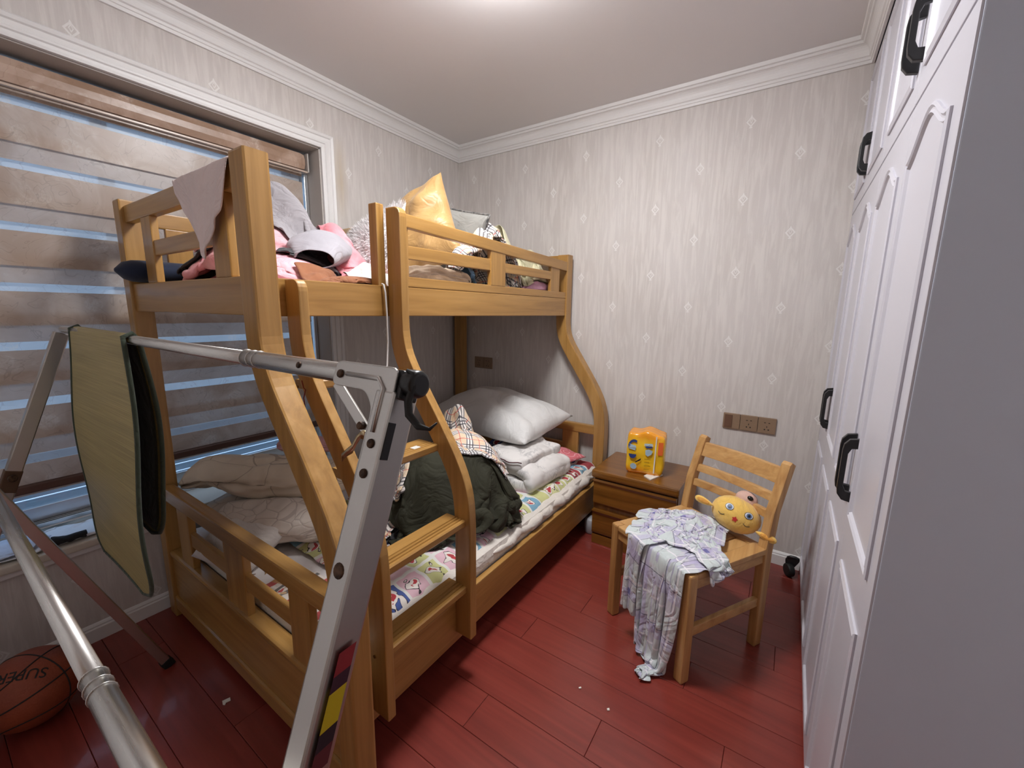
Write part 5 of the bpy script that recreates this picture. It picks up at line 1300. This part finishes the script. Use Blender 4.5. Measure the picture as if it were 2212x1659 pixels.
# corner bracket with pressed rib and rivets (in the frame's plane)
d_ = (legpt(0, 0.3)-legpt(0, 1.0)).normalized(); nrm = Vector((1, 0, 0)).cross(d_).normalized()
if nrm.y > 0: nrm = -nrm
corner = Vector((1.915, ry, rz))
def fr(a, b, h): return corner+Vector((-1, 0, 0))*a+d_*b+nrm*h
def flat(name, poly, h0, h1, mat, parent, bev=0.0015):
    bm = bmesh.new(); A = [bm.verts.new(fr(a, b, h0)) for a, b in poly]; B = [bm.verts.new(fr(a, b, h1)) for a, b in poly]; n = len(poly)
    bm.faces.new(A); fb = bm.faces.new(B[::-1])
    for k in range(n): bm.faces.new((A[k], B[k], B[(k+1) % n], A[(k+1) % n]))
    bmesh.ops.recalc_face_normals(bm, faces=bm.faces)
    if bev: bmesh.ops.bevel(bm, geom=list(fb.edges), offset=bev, segments=2, profile=0.6, affect='EDGES')
    return from_bm(name, bm, mat, parent)
bp = rounded([(-0.012, -0.013), (0.098, -0.013), (0.098, 0.017), (0.034, 0.017), (0.016, 0.034), (0.016, 0.118), (-0.014, 0.118)], 0.010, 4)
br_ = flat('corner_bracket', bp, 0.0145, 0.0175, STEELF, ar)
rib = [(0.072, 0.002), (0.014, 0.002), (0.003, 0.012), (0.003, 0.060)]
tube('pressed_rib', [fr(a, b, 0.0178) for a, b in rib], 0.0030, STEELF, br_, 8)
for a, b in ((0.084, 0.003), (0.001, 0.072), (0.001, 0.104)): cyl('rivet', fr(a, b, 0.0165), fr(a, b, 0.0205), 0.0052, RUST, br_, 12, 0.0015)
cyl('rivet', fr(0.186, 0.0, 0.0110), fr(0.186, 0.0, 0.0150), 0.0046, RUST, ar, 12, 0.0015)
pv = cyl('pivot_bolt', fr(0.002, 0.205, 0.0145), fr(0.002, 0.205, 0.0195), 0.0085, RUST, ar, 14, 0.002)
tube('pressed_rib', [fr(0.002+0.011*cos(2*pi*k/24)*(1 if sin(2*pi*k/24) > 0 else 0.9), 0.200+0.034*sin(2*pi*k/24), 0.0150) for k in range(24)], 0.0018, STEEL, ar, 6, True)
flat('leg_slot', rounded([(-0.0165, 0.046), (-0.0145, 0.046), (-0.0145, 0.086), (-0.0165, 0.086)], 0.0008, 2), 0.006, 0.0153, BLACK, ar, 0)
flat('corner_cap', rounded([(-0.019, -0.012), (-0.002, -0.012), (-0.002, 0.014), (-0.019, 0.022)], 0.005, 4), -0.012, 0.0135, BLACK, ar, 0.003)
cyl('end_plug', fr(-0.012, 0, 0), fr(-0.034, 0, 0), 0.0155, BLACK, ar, 24, 0.005)
# black strap at the corner
tag(tube('black_strap', [fr(-0.020, -0.012, 0.012), fr(-0.029, -0.010, 0.010), fr(-0.031, 0.004, 0.008), fr(-0.026, 0.020, 0.006), fr(-0.030, 0.034, 0.004), fr(-0.044, 0.044, 0.0), fr(-0.058, 0.044, -0.002), fr(-0.064, 0.036, -0.004)], [0.0022, 0.003, 0.004, 0.0045, 0.0045, 0.004, 0.002, 0.001], RUBBER, None, 8, origin=tuple(fr(-0.04, 0.04, 0))), 'curled black strap end hanging at the airer corner', 'strap')
# diagonal brace and locking hook
pa_, pb_ = Vector(pix(728, 826, 'y', -2.290)), Vector(pix(850, 1025, 'y', -2.298))
bz_ = bar('brace', pa_, pb_, 0.014, 0.004, STEELF, ar, 0.001, up=tuple(nrm))
mid = pa_.lerp(pb_, 0.50); cyl('rivet', mid+nrm*0.002, mid+nrm*0.008, 0.0050, RUST, bz_, 12, 0.001)
hk = [Vector(pix(u, v, 'y', -2.318)) for u, v in ((792, 944), (780, 940), (772, 952), (762, 972), (748, 980), (738, 992))]
bm = bmesh.new(); rows = []
for p in hk: rows.append([bm.verts.new(p+Vector((0.005*s, -0.003*s, 0.006*s))) for s in (-1, 1)])
for i in range(len(rows)-1): bm.faces.new((rows[i][0], rows[i][1], rows[i+1][1], rows[i+1][0]))
hko = from_bm('locking_hook', bm, plain('brassy_steel', srgb(196, 176, 140), 0.3, metal=1.0), ar, True); s_ = hko.modifiers.new('thick', 'SOLIDIFY'); s_.thickness = 0.003
# sticker on the leg's side
sm = NT('label_sticker'); v = sm.coords('Object', (1, 1, 1)); z = sm.sep(v)[2]
sm.col(sm.ramp(sm.math('DIVIDE', sm.math('SUBTRACT', z, 0.93), 0.11), [(0.0, srgb(96, 40, 48)), (0.18, srgb(30, 28, 40)), (0.34, srgb(206, 180, 30)), (0.66, srgb(60, 30, 48)), (0.80, srgb(150, 40, 48))], 'CONSTANT')).set(rough=0.35)
def legface(z, w_, x=1.9335): return (x, legpt(0, z).y+w_, z)
bm = bmesh.new(); bm.faces.new([bm.verts.new(legface(z, w_)) for z, w_ in ((0.93, -0.010), (0.93, 0.010), (1.04, 0.010), (1.04, -0.010))])
from_bm('label_sticker', bm, sm.m, ar)

# straw mat over the airer's bar
def straw_mat():
    t = NT('straw_weave'); v = t.coords('UV'); x = t.sep(v)
    mp = t.n.new('ShaderNodeMapping'); mp.inputs['Scale'].default_value = (3, 420, 1); t.link(v, mp.inputs[0]); n1 = t.noise(mp.outputs[0], 1.0, 2)
    mp2 = t.n.new('ShaderNodeMapping'); mp2.inputs['Scale'].default_value = (1.5, 26, 1); t.link(v, mp2.inputs[0]); n2 = t.noise(mp2.outputs[0], 1.0, 3)
    c = t.mix(t.ramp(n1, [(0.35, 0.0), (0.65, 1.0)]), srgb(146, 130, 80), srgb(170, 153, 98)); c = t.mix(t.ramp(n2, [(0.3, 0.35), (0.55, 0.0)]), c, srgb(116, 104, 62))
    t.col(c).set(rough=0.5); t.bump(n1, 0.4, 0.002); return t.m
def mat():
    nu, nv = 26, 60; G = np.zeros((nu, nv, 3)); fr_l, bk_l, rr_ = 0.702, 0.555, 0.0165
    tot = fr_l+bk_l+pi*rr_
    for j in range(nv):
        s = tot*j/(nv-1)
        for i in range(nu):
            u = i/(nu-1)
            if s < fr_l: y, z = ry-rr_-0.005*sin(pi*(s/fr_l))-0.010*(1-s/fr_l), rz-(fr_l-s)
            elif s < fr_l+pi*rr_: a = (s-fr_l)/rr_; y, z = ry-rr_*cos(a), rz+rr_*sin(a)
            else: k = s-fr_l-pi*rr_; y, z = ry+rr_+0.012*sin(pi*k/bk_l)+0.02*k, rz-k
            xs0, xs1 = 0.455, 1.010
            sk = 0.0 if s > fr_l else -0.04*(fr_l-s)/fr_l
            sh = -0.075*(max(0, s-fr_l)/bk_l)**0.5 if s > fr_l else 0
            # rounded ends
            e = min(s, tot-s); R_ = 0.10; cut_ = 0.0
            if e < R_: cut_ = R_-math.sqrt(max(0, R_*R_-(R_-e)**2))
            G[i, j] = (xs0+cut_+(xs1-xs0-2*cut_)*u+sk+sh, y+0.006*sin(z*11+u*2), z)
    o = grid_obj('straw_mat', G, 0.58, tot, straw_mat(), None, None, 0.006, 1)
    o.modifiers['thick'].offset = 0.0
    tag(o, 'folded straw sleeping mat with dark green edging over the airer bar', 'mat')
    edge = [tuple(G[0, j]) for j in range(nv)]+[tuple(G[i, nv-1]) for i in range(1, nu)]+[tuple(G[nu-1, j]) for j in range(nv-2, -1, -1)]+[tuple(G[i, 0]) for i in range(nu-2, 0, -1)]
    tube('edging', edge, 0.0052, fabric('green_binding', srgb(52, 62, 46), coords='Object'), o, 8, True)
    # dark backing on the inside
    B = G.copy()
    nrmv = np.zeros_like(G)
    for j in range(nv):
        s = tot*j/(nv-1)
        if s < fr_l: nrmv[:, j] = (0, 1, 0)
        elif s < fr_l+pi*rr_: a = (s-fr_l)/rr_; nrmv[:, j] = (0, cos(a), -sin(a))
        else: nrmv[:, j] = (0, -1, 0)
    B += nrmv*0.0042
    me_ = grid_obj('backing', B[1:-1, 1:-1], 0.5, tot, fabric('dark_green_backing', srgb(44, 46, 32)), o, None, 0.0008, 0)
mat()

# ------------------------------------------------------------------ things on the sill, floor and in corners
SF = Field(-0.19, 0.022, -2.85, -1.25, WZ0+0.005)
heap('plastic_bag', SF, (-0.07, -2.36), (0.40, 0.30), 'white plastic bag lying on the window sill', 'bag', PAPER, rot=1.2, squash=(0.62, 0.62), seed=81, n=26, amp=0.03)
heap('blue_cloth', SF, (-0.09, -2.56), (0.36, 0.28), 'pale blue cloth crumpled on the window sill', 'cloth', PALEB, rot=0.9, squash=(0.6, 0.6), seed=82, n=24, amp=0.04)
heap('black_sock', SF, (-0.005, -2.33), (0.10, 0.07), 'black sock at the edge of the window sill', 'sock', BLACKC, rot=1.4, squash=(0.75, 0.7), seed=83, n=14, amp=0.008, lift=0.04)
def scrap(name, px_, label, cat, mat, h=0.004):
    bm = bmesh.new(); vs = [bm.verts.new(pix(u, v, 'z', h)) for u, v in px_]; vb = [bm.verts.new(Vector((v.co.x, v.co.y, 0.0008))) for v in vs]
    bm.faces.new(vs); bm.faces.new(vb[::-1]); n = len(vs)
    for k in range(n): bm.faces.new((vs[k], vs[(k+1) % n], vb[(k+1) % n], vb[k]))
    c = pix(*px_[0], 'z', 0.0008); tag(from_bm(name, bm, mat, None, False, tuple(c)), label, cat)
scrap('paper_scrap', [(480, 1514), (497, 1506), (498, 1512), (488, 1517), (486, 1522), (481, 1521)], 'torn white paper scrap on the floor by the bed foot', 'paper scrap', WPR)
scrap('lint', [(1250, 1484), (1255, 1483), (1256, 1486), (1251, 1487)], 'tiny white lint speck on the floor midway between bed and chair', 'lint', WPR)
scrap('lint', [(1311, 1530), (1316, 1529), (1317, 1534), (1312, 1534)], 'small white crumb on the floor in front of the chair', 'crumb', WPR)
# black castor of something stored behind the wardrobe edge
ca = thing('castor_wheel', (2.405, -0.085, 0.0), 'black castor wheel peeking out beside the wardrobe by the back wall', 'wheel')
cyl('wheel', (2.385, -0.105, 0.034), (2.412, -0.090, 0.034), 0.034, RUBBER, ca, 24, 0.006)
prism('fork', rounded([(2.383, 0.028), (2.410, 0.028), (2.440, 0.088), (2.440, 0.104), (2.388, 0.104), (2.376, 0.085)], 0.008, 3), 'y', -0.088, -0.078, BLACK, ca, 0.002)
tube('swivel_stem', [(2.436, -0.083, 0.098), (2.420, -0.083, 0.104), (2.400, -0.083, 0.103), (2.386, -0.083, 0.094)], 0.008, BLACK, ca, 10)
# small pale tub under the bed beside the cabinet
bm = bmesh.new(); tube_mesh(bm, [(1.345, -0.30, z) for z in (0.0005, 0.01, 0.05, 0.09, 0.10)], [0.030, 0.036, 0.039, 0.038, 0.030], 20)
tag(from_bm('plastic_tub', bm, plain('pale_plastic', srgb(176, 176, 180), 0.4), None, True, (1.345, -0.30, 0.0005)), 'small pale plastic tub under the bed beside the cabinet', 'tub')
